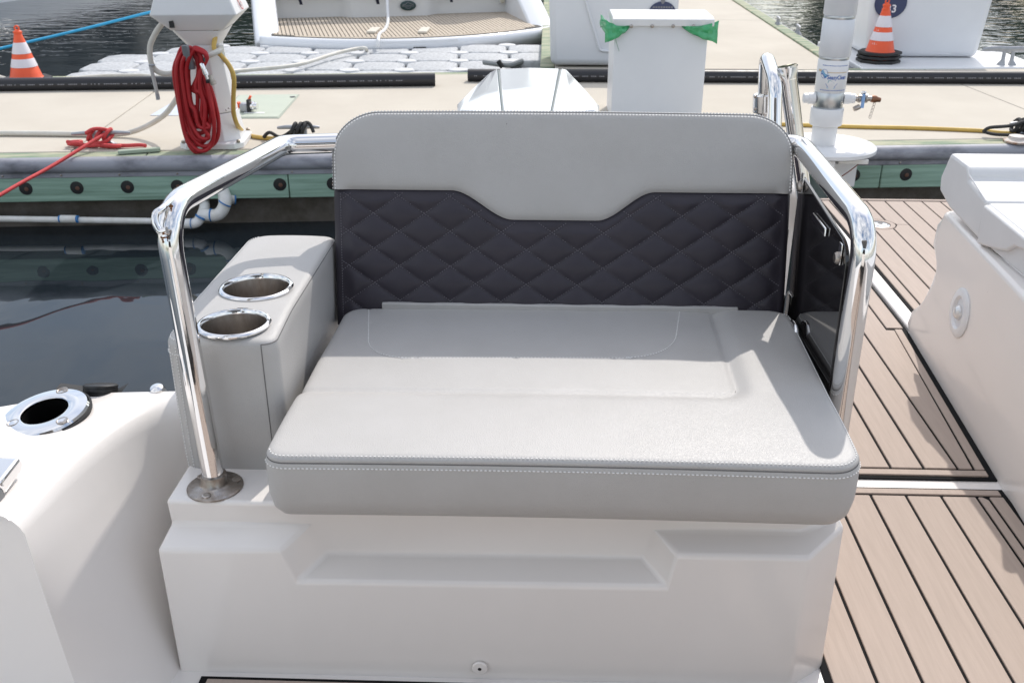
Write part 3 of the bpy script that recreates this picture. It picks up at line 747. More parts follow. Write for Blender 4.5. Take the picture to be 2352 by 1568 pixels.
# flush rod holder with its opened cap
rc_ = U(105, 951, z=.4525); tilt = Vector((-.10, -.10, 1)).normalized()
rd = MB().lathe([(.0815, -.004), (.083, .002), (.080, .0065), (.066, .0085), (.048, .0095), (.045, .008), (.0435, -.01)], rc_, tilt, 56, cap=False).build('rod_holder', CHROME, qm)
MB().lathe([(.0435, .004), (.043, -.10), (.002, -.102)], rc_, tilt, 40, cap=False).build('liner', mat('matt_black_bore', (.004, .004, .004), .95, spec=.05), rd)
MB().lathe([(.086, -.008), (.087, -.001), (.080, -.001)], rc_, tilt, 56, cap=False).build('gasket', RUBBER, rd)
ta = tilt.orthogonal().normalized(); tb_ = tilt.cross(ta)
for px, py in ((145, 904), (26, 963), (143, 967)):
    q = U(px, py, z=rc_.z + .008); q = rc_ + (q - rc_) - tilt * (q - rc_).dot(tilt) + tilt * .0075
    MB().lathe([(.0115, -.001), (.0115, .002), (.0095, .0022), (.008, .0008), (.0035, .001), (.0028, -.002)], q, tilt, 20).build('screw', STEEL, rd)
capc = U(231, 895, Y=1.79); capd = MB().lathe([(.034, -.010), (.034, -.0045), (.0325, -.004), (.0325, -.003), (.034, -.0025), (.034, .004), (.0325, .0045), (.0325, .0055), (.034, .006), (.034, .010), (.031, .012)], capc, (0, .40, 1), 36).build('hinged_cap', DARKIN, rd)
MB().loft([[(capc.x + x, capc.y - .035, capc.z - .012 + (.010 if x > .03 else 0) - .006 * math.cos(x * 30)) for x in (-.10, -.06, -.02, .02, .045)], [(capc.x + x, capc.y + .035, capc.z - .010 + (.010 if x > .03 else 0) - .006 * math.cos(x * 30)) for x in (-.10, -.06, -.02, .02, .045)]], cap=False, closed=False).build('cap_strap', RUBBER, qm)
for o in [c_ for c_ in qm.children if c_.name.split('.')[0] in ('moulding_shell', 'outer_shell')]:
    dg_ = bpy.context.evaluated_depsgraph_get(); nm_ = bpy.data.meshes.new_from_object(o.evaluated_get(dg_)); o.modifiers.clear(); o.data = nm_
    bm = bmesh.new(); bm.from_mesh(nm_)
    def ax_d(p_): v_ = p_ - rc_; return (v_ - tilt * v_.dot(tilt)).length
    big = [f for f in bm.faces if len(f.verts) > 4]; bmesh.ops.triangulate(bm, faces=big)
    for _ in range(7):
        es = set()
        for f in bm.faces:
            c_ = f.calc_center_median(); rad_ = max((v.co - c_).length for v in f.verts)
            if abs(c_.z - .42) < .12 + rad_ and ax_d(c_) < .07 + rad_:
                es |= {e for e in f.edges if e.calc_length() > .012}
        if not es: break
        bmesh.ops.subdivide_edges(bm, edges=list(es), cuts=1, use_grid_fill=True)
    bmesh.ops.delete(bm, geom=[f for f in bm.faces if ax_d(f.calc_center_median()) < .056 and f.calc_center_median().z > .28], context='FACES')
    bm.to_mesh(nm_); bm.free()
# small chrome fittings
ft = thing('deck_fitting', 'small chrome dome fitting behind the armrest on the left moulding', 'fitting')
MB().lathe([(.016, -.012), (.017, 0), (.013, .010), (.006, .013)], U(362, 898, Y=1.79), (0, -.3, 1), 24).build('dome', CHROME, ft)
clp = thing('mooring_clip', 'chrome clip with grey rubber pad at the left edge', 'clip')
c0 = U(10, 1085, z=.47)
m = MB(); m.prism_x([(c0.y - .045, .455), (c0.y + .02, .462), (c0.y + .028, .478), (c0.y + .018, .490), (c0.y - .055, .484)], c0.x - .06, c0.x + .022); m.build('body', CHROME, clp, bevel=.006, seg=3)
MB().box(c0.x - .05, c0.x + .020, c0.y - .070, c0.y - .040, .440, .475).build('rubber_pad', mat('grey_rubber', (.22, .22, .22), .7), clp, bevel=.006)
MB().tube([(c0.x - .08, c0.y - .075, .447), (c0.x + .004, c0.y - .083, .447)], .012, 16).build('pin', CHROME, clp)

# ---- side lounge on the right
ln_ = thing('side_lounge', 'white side lounge with pale cushions beside the walkway', 'lounge')
def xw(y, z): return wallx(y) + .014 + .022 * max(0, z) / .48
def onwall(px, py, X=1.25):
    for _ in range(5):
        P_ = U(px, py, X=X); X = xw(P_.y, P_.z)
    return P_
prof = [(onwall(*q).y, max(onwall(*q).z, -.004)) for q in ((2086, 760), (2087, 745), (2096, 722), (2118, 690), (2140, 662), (2149, 640), (2149, 600), (2147, 560), (2156, 520), (2169, 486))]
prof[0] = (prof[0][0], -.004)
rings = []
ysamp = [0, .02, .06, .15, .3, .5, .75, 1.0]
for ye_, z in prof: rings.append([(xw(y, z), y, z) for y in [ye_ - k * (ye_ + .8) for k in ysamp]])
ytop, ztop_ = prof[-1]
rings.append([(xw(y, ztop_) + .02, y, ztop_ + .006) for y in [ytop - k * (ytop + .8) for k in ysamp]])
rings.append([(2.3, y, ztop_ + .006) for y in [ytop - k * (ytop + .8) for k in ysamp]])
m = MB(); m.loft(rings, cap=False, closed=False)
aft = [r[0] for r in rings]; m.add(aft + [(2.3, prof[0][0], -.004)], [tuple(range(len(aft) + 1))])
m.build('base', GEL, ln_, bevel=.012, seg=3, weld=True, angle=60)
cx = xw(2.9, .5) - .004
def cq(px, py, x=None):
    P_ = U(px, py, X=cx if x is None else x); return (P_.y, P_.z)
def cushblock(prof, x0, x1, nm, bev=.02):
    m = MB(); m.prism_x(prof, x0, x1); return m.build(nm, VINYLW, ln_, bevel=bev, seg=4, angle=60)
ya_, za_ = cq(2183, 354); zr = za_ + .004; yc_, zc_ = cq(2224, 410); yd_, zd_ = cq(2266, 463)
c1 = cushblock([cq(2179, 478), cq(2157, 438), cq(2160, 405), (ya_, zr), (yc_ + .025, zr - .004), (yc_ + .004, zc_ + .012), (yc_, zc_ - .004), (yd_, zd_), (yd_ + .002, ztop_ + .012)], cx, 2.3, 'back_cushion', .011)
c2 = cushblock([(yd_ - .004, ztop_ + .012), (yd_ - .004, zd_ - .002), (2.46, zd_ - .010), (.2, zd_ - .014), (.2, ztop_ + .010), (2.3, ztop_ + .010)], cx + .004, 2.3, 'seat_cushion', .008)
c3 = cushblock([cq(2250, 560), (yd_ - .006, zd_ - .006), (2.46, zd_ - .014), (2.30, zd_ - .018), cq(2338, 566), cq(2318, 577), cq(2290, 572)], cx - .010, cx + .03, 'side_flap', .008)
sp = MB()
sp.tube([(cx + .004, y, z) for y, z in ((ya_ - .006, zr - .004), (yc_ + .027, zr - .008), (yc_ + .006, zc_ + .008), (yd_ + .01, zd_ - .002))], .0022, 6)
sp.build('piping', VINYLW, ln_)
P_a, P_b = cq(2252, 575), cq(2330, 640)
MB().box(cx + .006, cx + .018, 2.34, P_a[0], ztop_ + .007, ztop_ + .07).build('chrome_plate', CHROME, ln_, bevel=.004)
MB().tube([(cx - .004, 2.385, ztop_ + .007), (cx - .004, 2.385, .62)], .016, 16).build('grab_post', CHROME, ln_)
# oval courtesy lamp in the lounge side
lc_ = onwall(2206, 718); nv = Vector((-1, .078, .05)).normalized()
cl_ = thing('courtesy_lamp', 'oval white courtesy lamp on the side lounge wall', 'lamp')
def oval(cn, a_, b_, off, n=36):
    uu = Vector((.078, 1, 0)).normalized(); vv = nv.cross(uu).normalized()
    return [cn + nv * off + uu * (a_ * math.cos(2 * math.pi * k / n)) + vv * (b_ * math.sin(2 * math.pi * k / n)) for k in range(n)]
xx = xw(lc_.y, lc_.z); cn = Vector((xx, lc_.y, lc_.z))
MB().loft([oval(cn, .076, .072, -.004), oval(cn, .078, .074, .003), oval(cn, .070, .066, .008), oval(cn, .048, .050, .009), oval(cn, .042, .044, -.001)], cap=False).build('bezel', WHT, cl_)
MB().loft([oval(cn, .044, .046, .0005), oval(cn, .030, .034, .002), oval(cn, .004, .004, .003)]).build('recess', WHTB, cl_)
MB().lathe([(.022, 0), (.0215, .006), (.016, .013), (.008, .0165), (.001, .017)], cn + nv * .002, nv, 28).build('lens', LENS, cl_)

# ---- helm and hard top behind the viewer (mirrored in the polished rails)
hm = thing('helm_console', 'white helm console under a grey hard top forward of the bench', 'console')
MB().box(-.55, .65, -1.9, -1.0, -.004, .95).build('console_body', GEL, hm, bevel=.06, seg=3)
MB().loft([[(-.5, -1.1, .95), (.6, -1.1, .95), (.6, -1.06, .95), (-.5, -1.06, .95)], [(-.42, -1.5, 1.5), (.52, -1.5, 1.5), (.52, -1.46, 1.5), (-.42, -1.46, 1.5)]]).build('windscreen', ACRYL, hm)
MB().prism([(-1.2, -3.4), (1.35, -3.4), (1.35, -.6), (1.1, -.35), (-.95, -.35), (-1.2, -.6)], 2.10, 2.18).build('hard_top', mat('hardtop_grey', (.35, .35, .35), .5), hm, bevel=.03)  # unseen hard top, enlarged to cut sky fill on the bench's front faces
for x, y in ((-.6, -1.8), (.7, -1.8), (-.6, -1.05), (.7, -1.05)): MB().tube([(x, y, -.004), (x, y, 2.11)], .024, 12).build('post', CHROME, hm)

# ================================================================== ON THE DOCK
# black pipes
def pipe(p0, p1, r, label):
    t_ = thing('black_pipe', label, 'pipe', 'black pipes lying along the dock')
    d_ = (p1 - p0).normalized()
    MB().lathe([(r * .86, 0), (r, 0), (r, .0001), (r, (p1 - p0).length), (r * .86, (p1 - p0).length)], p0, d_, 32, cap=False).build('shell', BLKPIPE, t_, angle=50)
    MB().lathe([(r * .86, 0), (r * .86, (p1 - p0).length)], p0, d_, 32, cap=False).build('bore', BLKPIPE, t_)
    side = Vector((d_.y, -d_.x, 0)); mk = MB(); s = .05; L = (p1 - p0).length
    random.seed(3)
    while s < L - .2:                                      # runs of small printed marks
        for w_ in (.035, .06, .10, .03, .035, .045, .06):
            k = 0
            while k < w_:
                l_ = random.uniform(.006, .011); a0, a1 = -.02, .14
                q = lambda aa, ss: p0 + d_ * ss + side * math.cos(aa) * (r + .0006) + Vector((0, 0, math.sin(aa) * (r + .0006)))
                if random.random() > .12 and s + k + l_ < L - .03: mk.add([q(a0, s + k), q(a0, s + k + l_), q(a1, s + k + l_), q(a1, s + k)], [(0, 1, 2, 3)])
                k += l_ + .004
            s += w_ + .03
    o = mk.build('printed_marks', PRINT, t_, smooth=False); o['kind'] = 'stuff'
    return t_
PR = .045
pl0, pl1 = U(-400, 214, z=DOCK_Z), U(1000, 197, z=DOCK_Z); pr0, pr1 = U(1075, 187, z=DOCK_Z), U(2800, 195, z=DOCK_Z)
zz = Vector((0, 0, PR))
pipe(pl0 + zz, pl1 + zz, PR, 'long black plastic pipe in front of the orange cone, open end facing right')
pipe(pr0 + zz, pr1 + zz, PR, 'long black plastic pipe passing behind the white bin and the post')

# traffic cones
def cone(loc, label, lean=0, base=True):
    t_ = thing('traffic_cone', label, 'traffic cone', 'orange traffic cones'); t_.location = loc
    z0, z1, r0_, r1_ = .018, .335, .112, .026
    def rz(z): return r0_ + (r1_ - r0_) * (z - z0 - .012) / (z1 - z0 - .012)
    body = MB().lathe([(r0_ + .010, z0), (r0_ + .005, z0 + .005), (r0_, z0 + .012), (r1_, z1), (r1_ + .005, z1 + .003), (r1_ + .005, z1 + .016), (r1_ - .004, z1 + .020), (.014, z1 + .026)], (0, 0, 0), n=32).build('body', ORANGE, t_, angle=50)
    for a_, c_ in ((.10, .160), (.195, .274)):
        MB().lathe([(rz(a_) + .0006, a_), (rz(a_) + .002, a_ + .002), (rz(c_) + .002, c_ - .002), (rz(c_) + .0006, c_)], n=32, cap=False).build('reflective_band', REFL, t_)
    ring = [(math.cos(2 * math.pi * k / 16) * .016, 0, z1 + .038 + math.sin(2 * math.pi * k / 16) * .016) for k in range(16)]
    MB().tube(ring, .006, 8, closed=True).build('handle_ring', ORANGE, t_)
    oct_ = [(math.cos(R(22.5 + 45 * k)) * .180, math.sin(R(22.5 + 45 * k)) * .180) for k in range(8)]
    MB().prism(oct_, .0, .020).build('rubber_base', RUBBER, t_, bevel=.005)
    return t_
cl0 = U(62, 184, z=DOCK_Z); cone((cl0.x, cl0.y, DOCK_Z), 'orange cone with two white bands standing behind the left black pipe')
cR = U(2016, 141, z=DOCK_Z + .01)
for k, lb in enumerate(('lowest black base of the stacked orange cones by box 33', 'middle black base of the stacked orange cones by box 33', 'topmost orange cone of the stack by box 33')):
    t_ = cone((cR.x + .004 * k, cR.y + .003 * k, DOCK_Z + .010 + .030 * k), lb); t_.rotation_euler = (0, 0, R(7 * k)); t_.scale = (.98, .98, 1.09)

# mooring cleats
def cleat(P, ang, label, L=.24):
    t_ = thing('dock_cleat', label, 'cleat', 'galvanised dock cleats'); t_.location = P; t_.rotation_euler = (0, 0, ang)
    pts = [(-L / 2, 0, .072), (-L / 4, 0, .076), (0, 0, .074), (L / 4, 0, .076), (L / 2, 0, .072)]
    MB().tube(smoothpath(pts, 4), [.007 + .006 * math.sin(math.pi * i / 16) ** .6 for i in range(17)], 12).build('horn', GALV, t_)
    for s in (-1, 1):
        MB().loft([[(s * .05 + x, y, .0) for x, y in ((-.03, -.028), (.03, -.028), (.03, .028), (-.03, .028))], [(s * .045 + x, y, .012) for x, y in ((-.026, -.024), (.026, -.024), (.026, .024), (-.026, .024))],
                   [(s * .035 + x, y, .03) for x, y in ((-.012, -.012), (.012, -.012), (.012, .012), (-.012, .012))], [(s * .035 + x, y, .072) for x, y in ((-.012, -.010), (.012, -.010), (.012, .010), (-.012, .010))]]).build('foot', GALV, t_, bevel=.003)
    return t_
ck = U(237, 336, z=DOCK_Z); cleat((ck.x, ck.y, DOCK_Z), DPHI + R(2), 'galvanised cleat wrapped in red rope left of the pedestal', .32)
ck2 = U(688, 322, z=DOCK_Z); cleat((ck2.x, ck2.y, DOCK_Z), DPHI, 'galvanised cleat with black line right of the pedestal')
ck3 = U(2340, 312, z=DOCK_Z); cleat((ck3.x + .05, ck3.y, DOCK_Z), DPHI, 'galvanised cleat holding black line at the right edge')
ck4 = U(2311, 152, z=DOCK_Z); t4 = cleat((ck4.x, ck4.y, DOCK_Z - .01), 0, 'tall galvanised cleat beside box 33 on the far dock edge', .42); t4.scale = (1, 1, 1.9)
ck5 = U(1775, 58, z=DOCK_Z); cleat((ck5.x + .05, ck5.y, DOCK_Z), R(86), 'galvanised cleat farther along the pier edge', .22)
ck6 = U(1815, 78, z=DOCK_Z); cleat((ck6.x + .07, ck6.y, DOCK_Z), R(86), 'galvanised cleat nearer along the pier edge', .22)
# red mooring rope on its cleat
rp_ = thing('red_mooring_rope', 'red mooring rope knotted on the cleat and running to the left', 'rope')
C0 = Vector((ck.x, ck.y, DOCK_Z + .07))
e1 = U(0, 448, Y=4.72); line = [C0 + Vector((.03, -.03, .005)), (C0 + e1) / 2 + Vector((0, 0, -.012)), e1, e1 + (e1 - C0) * 1.2]
MB().tube(smoothpath(line, 8), .0095, 10).build('line', REDR, rp_)
wrap = MB(); random.seed(5)
for k in range(3):
    pts = [C0 + Vector((-.055 + k * .045 + .02 * math.cos(a_), .032 * math.sin(a_) * (1 + .1 * k), .030 * math.cos(a_) - .004)) for a_ in [2 * math.pi * j / 14 for j in range(15)]]
    wrap.tube(pts, .0105, 8)
wrap.tube(smoothpath([C0 + Vector(q) for q in ((-.07, -.03, .01), (-.02, -.04, .035), (.03, -.02, .03), (.06, .02, 0), (.04, -.045, -.03), (-.03, -.05, -.045), (-.10, -.04, -.055), (-.16, -.02, -.055), (-.17, -.05, -.045), (-.11, -.06, -.04), (-.07, -.05, -.055), (.0, -.06, -.05), (.06, -.055, -.058), (.12, -.05, -.055), (.10, -.075, -.05), (.03, -.07, -.045), (.08, -.04, -.055), (.16, -.04, -.055), (.22, -.025, -.055), (.255, -.03, -.058))], 5), .0105, 8)
wrap.tube(smoothpath([C0 + Vector(q) for q in ((-.16, -.03, -.05), (-.19, -.01, -.05), (-.17, .015, -.05), (-.12, .0, -.045), (-.13, -.045, -.04), (-.18, -.045, -.035))], 5), .0105, 8)
wrap.build('knot', REDR, rp_)
# black lines on the other cleats
def blackline(C, label, pts):
    t_ = thing('black_line', label, 'rope'); m = MB()
    for k in range(3):
        m.tube([C + Vector((.03 * k - .03 + .015 * math.cos(a_), .035 * math.sin(a_), .062 + .034 * math.cos(a_))) for a_ in [2 * math.pi * j / 12 for j in range(13)]], .011, 8)
    m.tube(smoothpath([C + Vector(q) for q in pts], 6), .010, 8); m.build('line', RUBBER, t_)
blackline(Vector((ck2.x, ck2.y, DOCK_Z)), 'black line coiled on the cleat just left of the backrest', ((-.2, -.02, .02), (-.16, -.03, .05), (-.1, -.01, .02), (0, 0, .08), (.06, 0, .1), (.09, -.02, .05)))
blackline(Vector((ck3.x, ck3.y, DOCK_Z)), 'black line looped on the cleat at the right edge', ((-.22, -.03, .03), (-.2, -.06, .06), (-.08, -.05, .07), (.05, -.02, .1), (.2, 0, .1), (.3, -.02, .05), (.05, -.05, .02), (-.15, -.06, .02), (-.22, -.03, .03)))
# fittings plate near the right cleat
tag(MB().lathe([(.07, 0), (.072, .01), (.05, .02), (.045, .035), (.02, .04)], U(2335, 326, z=DOCK_Z), n=24).build('mooring_fitting', mat('rusty_white_paint', (.6, .55, .5), .6, var=(.35, .15, .06), vscale=14, vlo=.5, vhi=.65), None), 'rusty white round base on the dock edge at far right', 'fitting')
# small timber offcut by the cleat
o = MB().box(-.12, .10, -.018, .018, 0, .02).build('timber_offcut', mat('pale_green_wood', (.36, .42, .33), .8), None, bevel=.004)
q = U(325, 350, z=DOCK_Z); o.location = (q.x, q.y, DOCK_Z); o.rotation_euler = (0, 0, R(20)); tag(o, 'small pale green timber offcut at the rope end', 'timber')

# utility hatch in the dock
ht = thing('utility_hatch', 'pale green utility hatch lid set in the dock concrete', 'hatch')
hp = [U(545, 240, z=DOCK_Z), U(612, 276, z=DOCK_Z), U(640, 274, z=DOCK_Z), U(690, 221, z=DOCK_Z), U(560, 219, z=DOCK_Z)]
c = (hp[0] + hp[2] + hp[3]) / 3
hc = U(610, 246, z=DOCK_Z)
def quad(hw, hd): return [(hc + DE * sx_ * hw + DN * sy_ * hd) for sx_, sy_ in ((-1, -1), (1, -1), (1, 1), (-1, 1))]
hp2 = [Vector((-2.06, 6.17, 0)), Vector((-1.675, 6.19, 0)), Vector((-1.72, 6.95, 0)), Vector((-2.14, 6.91, 0))]
MB().prism([(p_.x, p_.y) for p_ in hp2], DOCK_Z - .02, DOCK_Z + .004).build('frame', mat('hatch_frame', (.34, .37, .31), .7), ht, bevel=.003)
cc = sum(hp2, Vector()) / 4
MB().prism([(cc.x + (p_.x - cc.x) * .95, cc.y + (p_.y - cc.y) * .96) for p_ in hp2], DOCK_Z - .01, DOCK_Z + .009).build('lid', HATCHM, ht, bevel=.004)
MB().lathe([(.02, 0), (.018, .002)], U(672, 223, z=DOCK_Z + .010), n=16).build('finger_hole', DARKIN, ht)
MB().box(-1.93, -1.80, 6.30, 6.33, DOCK_Z + .009, DOCK_Z + .011).build('moulded_strip', WHT, ht)
sk = thing('hose_fitting', 'grey and orange hose fitting lying by the utility hatch', 'fitting')
q = U(572, 249, z=DOCK_Z + .03)
MB().box(q.x - .055, q.x + .0, q.y - .03, q.y + .03, DOCK_Z + .009, DOCK_Z + .065).build('body', GALV, sk, bevel=.012)
MB().lathe([(.028, 0), (.030, .03), (.022, .035), (.022, .055)], (q.x + .002, q.y, DOCK_Z + .045), (1, -.1, 0), 16).build('coupling', CHROME, sk)
MB().box(q.x - .005, q.x + .015, q.y - .034, q.y + .02, DOCK_Z + .012, DOCK_Z + .09).build('valve', RUBBER, sk, bevel=.005)
MB().box(q.x - .075, q.x - .056, q.y - .02, q.y + .02, DOCK_Z + .03, DOCK_Z + .07).build('cap', ORANGE, sk, bevel=.005)
MB().tube([(q.x + .0, q.y, DOCK_Z + .08), (q.x + .02, q.y, DOCK_Z + .11)], .008, 8).build('lever', ORANGE, sk)
# faded blue stencil patch
o = MB().prism([(p_.x, p_.y) for p_ in (U(345, 266, z=DOCK_Z), U(410, 266, z=DOCK_Z), U(410, 236, z=DOCK_Z), U(392, 238, z=DOCK_Z))], DOCK_Z + .001, DOCK_Z + .003).build('ground_decal', mat('faded_blue_decal', (.50, .56, .66), .7, var=(.56, .58, .60), vscale=18), None)
tag(o, 'faded pale blue decal on the dock beside the pedestal', 'decal')

# white PVC water pipes hung under the dock edge
wp = thing('pvc_water_pipe', 'white plastic water pipe with blue glued joints under the dock edge', 'pipe')
y5 = 5.10
P = [U(-250, 499, Y=y5), U(380, 508, Y=y5 + .05), U(428, 512, Y=y5 + .07)]
MB().tube(P, .0170, 16).build('long_run', PVC, wp)
j = U(158, 503, Y=y5 + .02)
d_ = (P[1] - P[0]).normalized(); cp = MB().tube([j - d_ * .042, j + d_ * .042], .0215, 16).build('coupling', PVC, wp)
for s in (-1, 1): MB().tube([j + d_ * s * .042, j + d_ * s * .052], .0200, 16).build('glue_band', BLUEG, cp)
el = fillet([U(422, 513, Y=5.17), U(452, 514, Y=5.17), U(470, 482, Y=5.22), U(470, 445, Y=5.40)], [.03, .05], 6)
MB().tube(el, .028, 16).build('elbow', PVC, wp)
el = fillet([U(462, 492, Y=5.20), U(505, 497, Y=5.20), U(520, 462, Y=5.22), U(508, 425, Y=5.30)], [.05, .04], 6)
MB().tube(el, .034, 16).build('elbow', PVC, wp)
MB().tube([U(502, 455, Y=5.28), U(540, 455, Y=5.30)], .034, 16).build('stub', PVC, wp)
for pa, pb, r in ((U(440, 513, Y=5.165), U(441, 513, Y=5.165), .0295), (U(460, 500, Y=5.18), U(461.5, 497, Y=5.182), .0305), (U(484, 494, Y=5.20), U(487, 494, Y=5.20), .0362), (U(516, 468, Y=5.213), U(517, 466, Y=5.214), .0362), (U(509, 430, Y=5.285), U(508.5, 427, Y=5.287), .0370), (U(537, 455, Y=5.297), U(540, 455, Y=5.30), .0366)):
    MB().tube([pa, pb], r, 16).build('glue_band', BLUEG, wp)

# power pedestal
pd = thing('power_pedestal', 'white tapered power pedestal carrying the coiled red hose', 'power pedestal')
pc = Vector((-1.872, 5.555, 0))
def octo(hw, hd, z, ch=.25, dx=0, dy=0):
    c_ = min(hw, hd) * ch
    pts = [(-hw + c_, -hd), (hw - c_, -hd), (hw, -hd + c_), (hw, hd - c_), (hw - c_, hd), (-hw + c_, hd), (-hw, hd - c_), (-hw, -hd + c_)]
    return [tuple(pc + DE * (x + dx) + DN * (y + dy) + Vector((0, 0, z))) for x, y in pts]
MB().loft([octo(.175, .17, DOCK_Z), octo(.175, .17, DOCK_Z + .03), octo(.165, .16, DOCK_Z + .036)]).build('base_flange', WHT, pd, bevel=.004)
MB().loft([octo(.152, .15, DOCK_Z + .036, .5), octo(.128, .13, .235, .55)]).build('lower_body', WHT, pd, bevel=.004)
MB().loft([octo(.127, .129, .238, .55), octo(.092, .098, .56, .6), octo(.088, .094, .60, .5)]).build('upper_body', WHT, pd, bevel=.004)
MB().loft([octo(.089, .095, .60, .5), octo(.135, .135, .675, .2), octo(.137, .136, .68, .2)], cap=False).build('neck', WHT, pd)
MB().loft([octo(.138, .14, .682, .05), octo(.225, .19, .765, .05), octo(.140, .15, 1.00, .05), octo(.09, .10, 1.03, .05)]).build('head', WHT, pd, bevel=.004)
MB().box(0, 1, 0, 1, 0, 1)
for sx_, sy_ in ((-1, -1), (1, -1), (1, 1)):
    q = pc + DE * .150 * sx_ + DN * .145 * sy_; MB().lathe([(.012, 0), (.012, .012), (.005, .016)], (q.x, q.y, DOCK_Z + .034), n=6).build('anchor_bolt', TARN, pd)
q = pc + DE * -.120 + DN * -.172; 
MB().loft([[tuple(q + Vector((x, y, z))) for x, y in ((-.012, 0), (.012, 0), (.012, .01), (-.012, .01))] for z in (.70, .755)]).build('head_slot', DARKIN, pd)
for x, z in ((.115, .27), (.10, .26)):
    q = pc + DE * x + DN * -.128; MB().lathe([(.005, 0), (.004, .004)], (q.x, q.y, z), (0, -1, 0), 10).build('screw', GALV, pd)
q = pc + DE * .096 + DN * -.02
sgn = MB().add([tuple(q + DE * (.006 - (z - .50) * .10) + DN * d_ + Vector((0, 0, z))) for d_, z in ((-.035, .50), (.035, .50), (.035, .585), (-.035, .585))], [(0, 1, 2, 3)]).build('meter_label', mat('pale_meter_label', (.45, .50, .46), .4), pd)
hk_ = U(430, 128, Y=5.27)
MB().loft([[tuple(hk_ + Vector((x, y, -.075))) for x, y in ((-.012, .02), (.022, .02), (.022, .045), (-.012, .045))], [tuple(hk_ + Vector((x, y, .02))) for x, y in ((-.018, -.02), (.018, -.02), (.018, .03), (-.018, .03))], [tuple(hk_ + Vector((x, y, .055))) for x, y in ((-.016, -.03), (.014, -.03), (.014, .0), (-.016, .0))]]).build('hose_hook', mat('grey_hook', (.22, .23, .24), .5), pd, bevel=.004)
# red warning roundel on the head's right face
f0_ = pc + DE * .214 + DN * -.02 + Vector((0, 0, .80)); nrm = Vector((DE.x, DE.y, .42)).normalized()
MB().lathe([(.030, 0), (.030, .002), (.024, .0022)], f0_ + nrm * .004, nrm, 28, cap=False).build('warning_ring', mat('red_ink', (.5, .08, .08), .5), pd)
gl = MB(); vv = nrm.cross(DN).normalized()
for aa, bb in (((-.012, -.006), (.012, -.006)), ((-.012, .004), (.010, .004)), ((0, -.014), (0, .012))):
    gl.tube([f0_ + nrm * .005 + DN * aa[0] + vv * aa[1], f0_ + nrm * .005 + DN * bb[0] + vv * bb[1]], .0016, 6)
gl.build('warning_glyph', mat('grey_ink', (.3, .3, .3), .5), pd)

# coiled red hose
rhz = thing('red_hose', 'coiled red water hose hanging from the pedestal hook', 'hose')
hm_ = MB(); random.seed(11)
for k in range(10):
    f_ = k / 9.; Yd = 5.315 - .012 * (k % 3) - .020 * math.sin(k * 1.7)
    lx, rx = 401 + 30 * f_ ** 1.1, 504 - 40 * f_ - 6 * (k % 2); by = 350 - 62 * f_ + 4 * (k % 2); tx, ty = 426 + 12 * (k % 3) + 2 * f_, 109 + 7 * f_
    bx = 462 - 4 * f_ + 9 * (k % 3 - 1)
    pts = [(tx, ty), (tx + 22, ty + 16), (456 + 10 * (1 - f_), ty + 55), (rx - 18, 205), (rx - 3, by - 75), (rx - 6, by - 26), (bx + 12, by - 3), (bx - 10, by - 4), (lx + 22, by - 40), (lx + 8, 235), (lx, 165), (lx + 8, ty + 20), (tx - 8, ty + 3)]
    P3 = [U(x + random.uniform(-2.2, 2.2), y, Y=Yd + random.uniform(-.006, .006)) for x, y in pts]
    hm_.tube(smoothpath(P3, 6, closed=True), .0108, 10, closed=True)
hm_.build('coil', REDH, rhz)
a, c = U(462, 145, Y=5.24), U(478, 182, Y=5.24); d_ = (c - a).normalized(); L = (c - a).length
MB().lathe([(.008, 0), (.011, .005), (.011, L * .4), (.014, L * .42), (.014, L * .7), (.011, L * .72), (.011, L)], a, d_, 16).build('coupling', CHROME, rhz)
a, c = U(482, 172, Y=5.24), U(491, 195, Y=5.24)
MB().lathe([(.012, 0), (.013, (c - a).length * .6), (.016, (c - a).length * .62), (.016, (c - a).length)], a, (c - a).normalized(), 16).build('coupling', STEEL, rhz)
for pxy in ((468, 138, 462, 132), (474, 186, 480, 180)):
    MB().tube([U(pxy[0], pxy[1], Y=5.242), U(pxy[2] + 8, pxy[3] + 6, Y=5.242)], .0125, 10).build('rubber_sleeve', RUBBER, rhz)

def hose(nm, label, pts, r, m, cat='hose', k=8):
    t_ = thing(nm, label, cat); MB().tube(smoothpath(pts, k), r, 12).build('run', m, t_); return t_
hose('white_hose', 'thick off-white hose lying across the dock up to the pedestal', [U(-60, 306, z=DOCK_Z + .017), U(0, 306, z=DOCK_Z + .017), U(125, 307, z=DOCK_Z + .017), U(250, 309, z=DOCK_Z + .017), U(312, 300, Y=5.66), U(370, 270, Y=5.62), U(400, 236, Y=5.6), U(420, 200, Y=5.6)], .0155, WHOSE)
t_ = hose('power_cable', 'off-white power cable looping down the left of the pedestal', [U(372, 55, Y=5.48), U(358, 75, Y=5.46), U(345, 105, Y=5.45), U(346, 140, Y=5.45), U(358, 162, Y=5.46), U(385, 170, Y=5.47), U(420, 160, Y=5.50)], .0150, WHOSE, 'cable')
MB().tube([U(346, 152, Y=5.44), U(355, 190, Y=5.44), U(362, 222, Y=5.44)], .0105, 8).build('tail', mat('grey_tail', (.5, .49, .47), .6), t_); MB().tube([U(361, 215, Y=5.44), U(363, 229, Y=5.44)], .0115, 8).build('tail_tip', GALV, t_)
MB().tube([U(342, 150, Y=5.435), U(356, 150, Y=5.435)], .006, 8).build('tie', GALV, t_)
hose('white_hose', 'white hose end wrapped around the pedestal neck on its right', [U(445, 148, Y=5.36), U(470, 133, Y=5.34), U(495, 121, Y=5.36), U(507, 114, Y=5.42), U(498, 108, Y=5.55)], .0150, WHOSE)
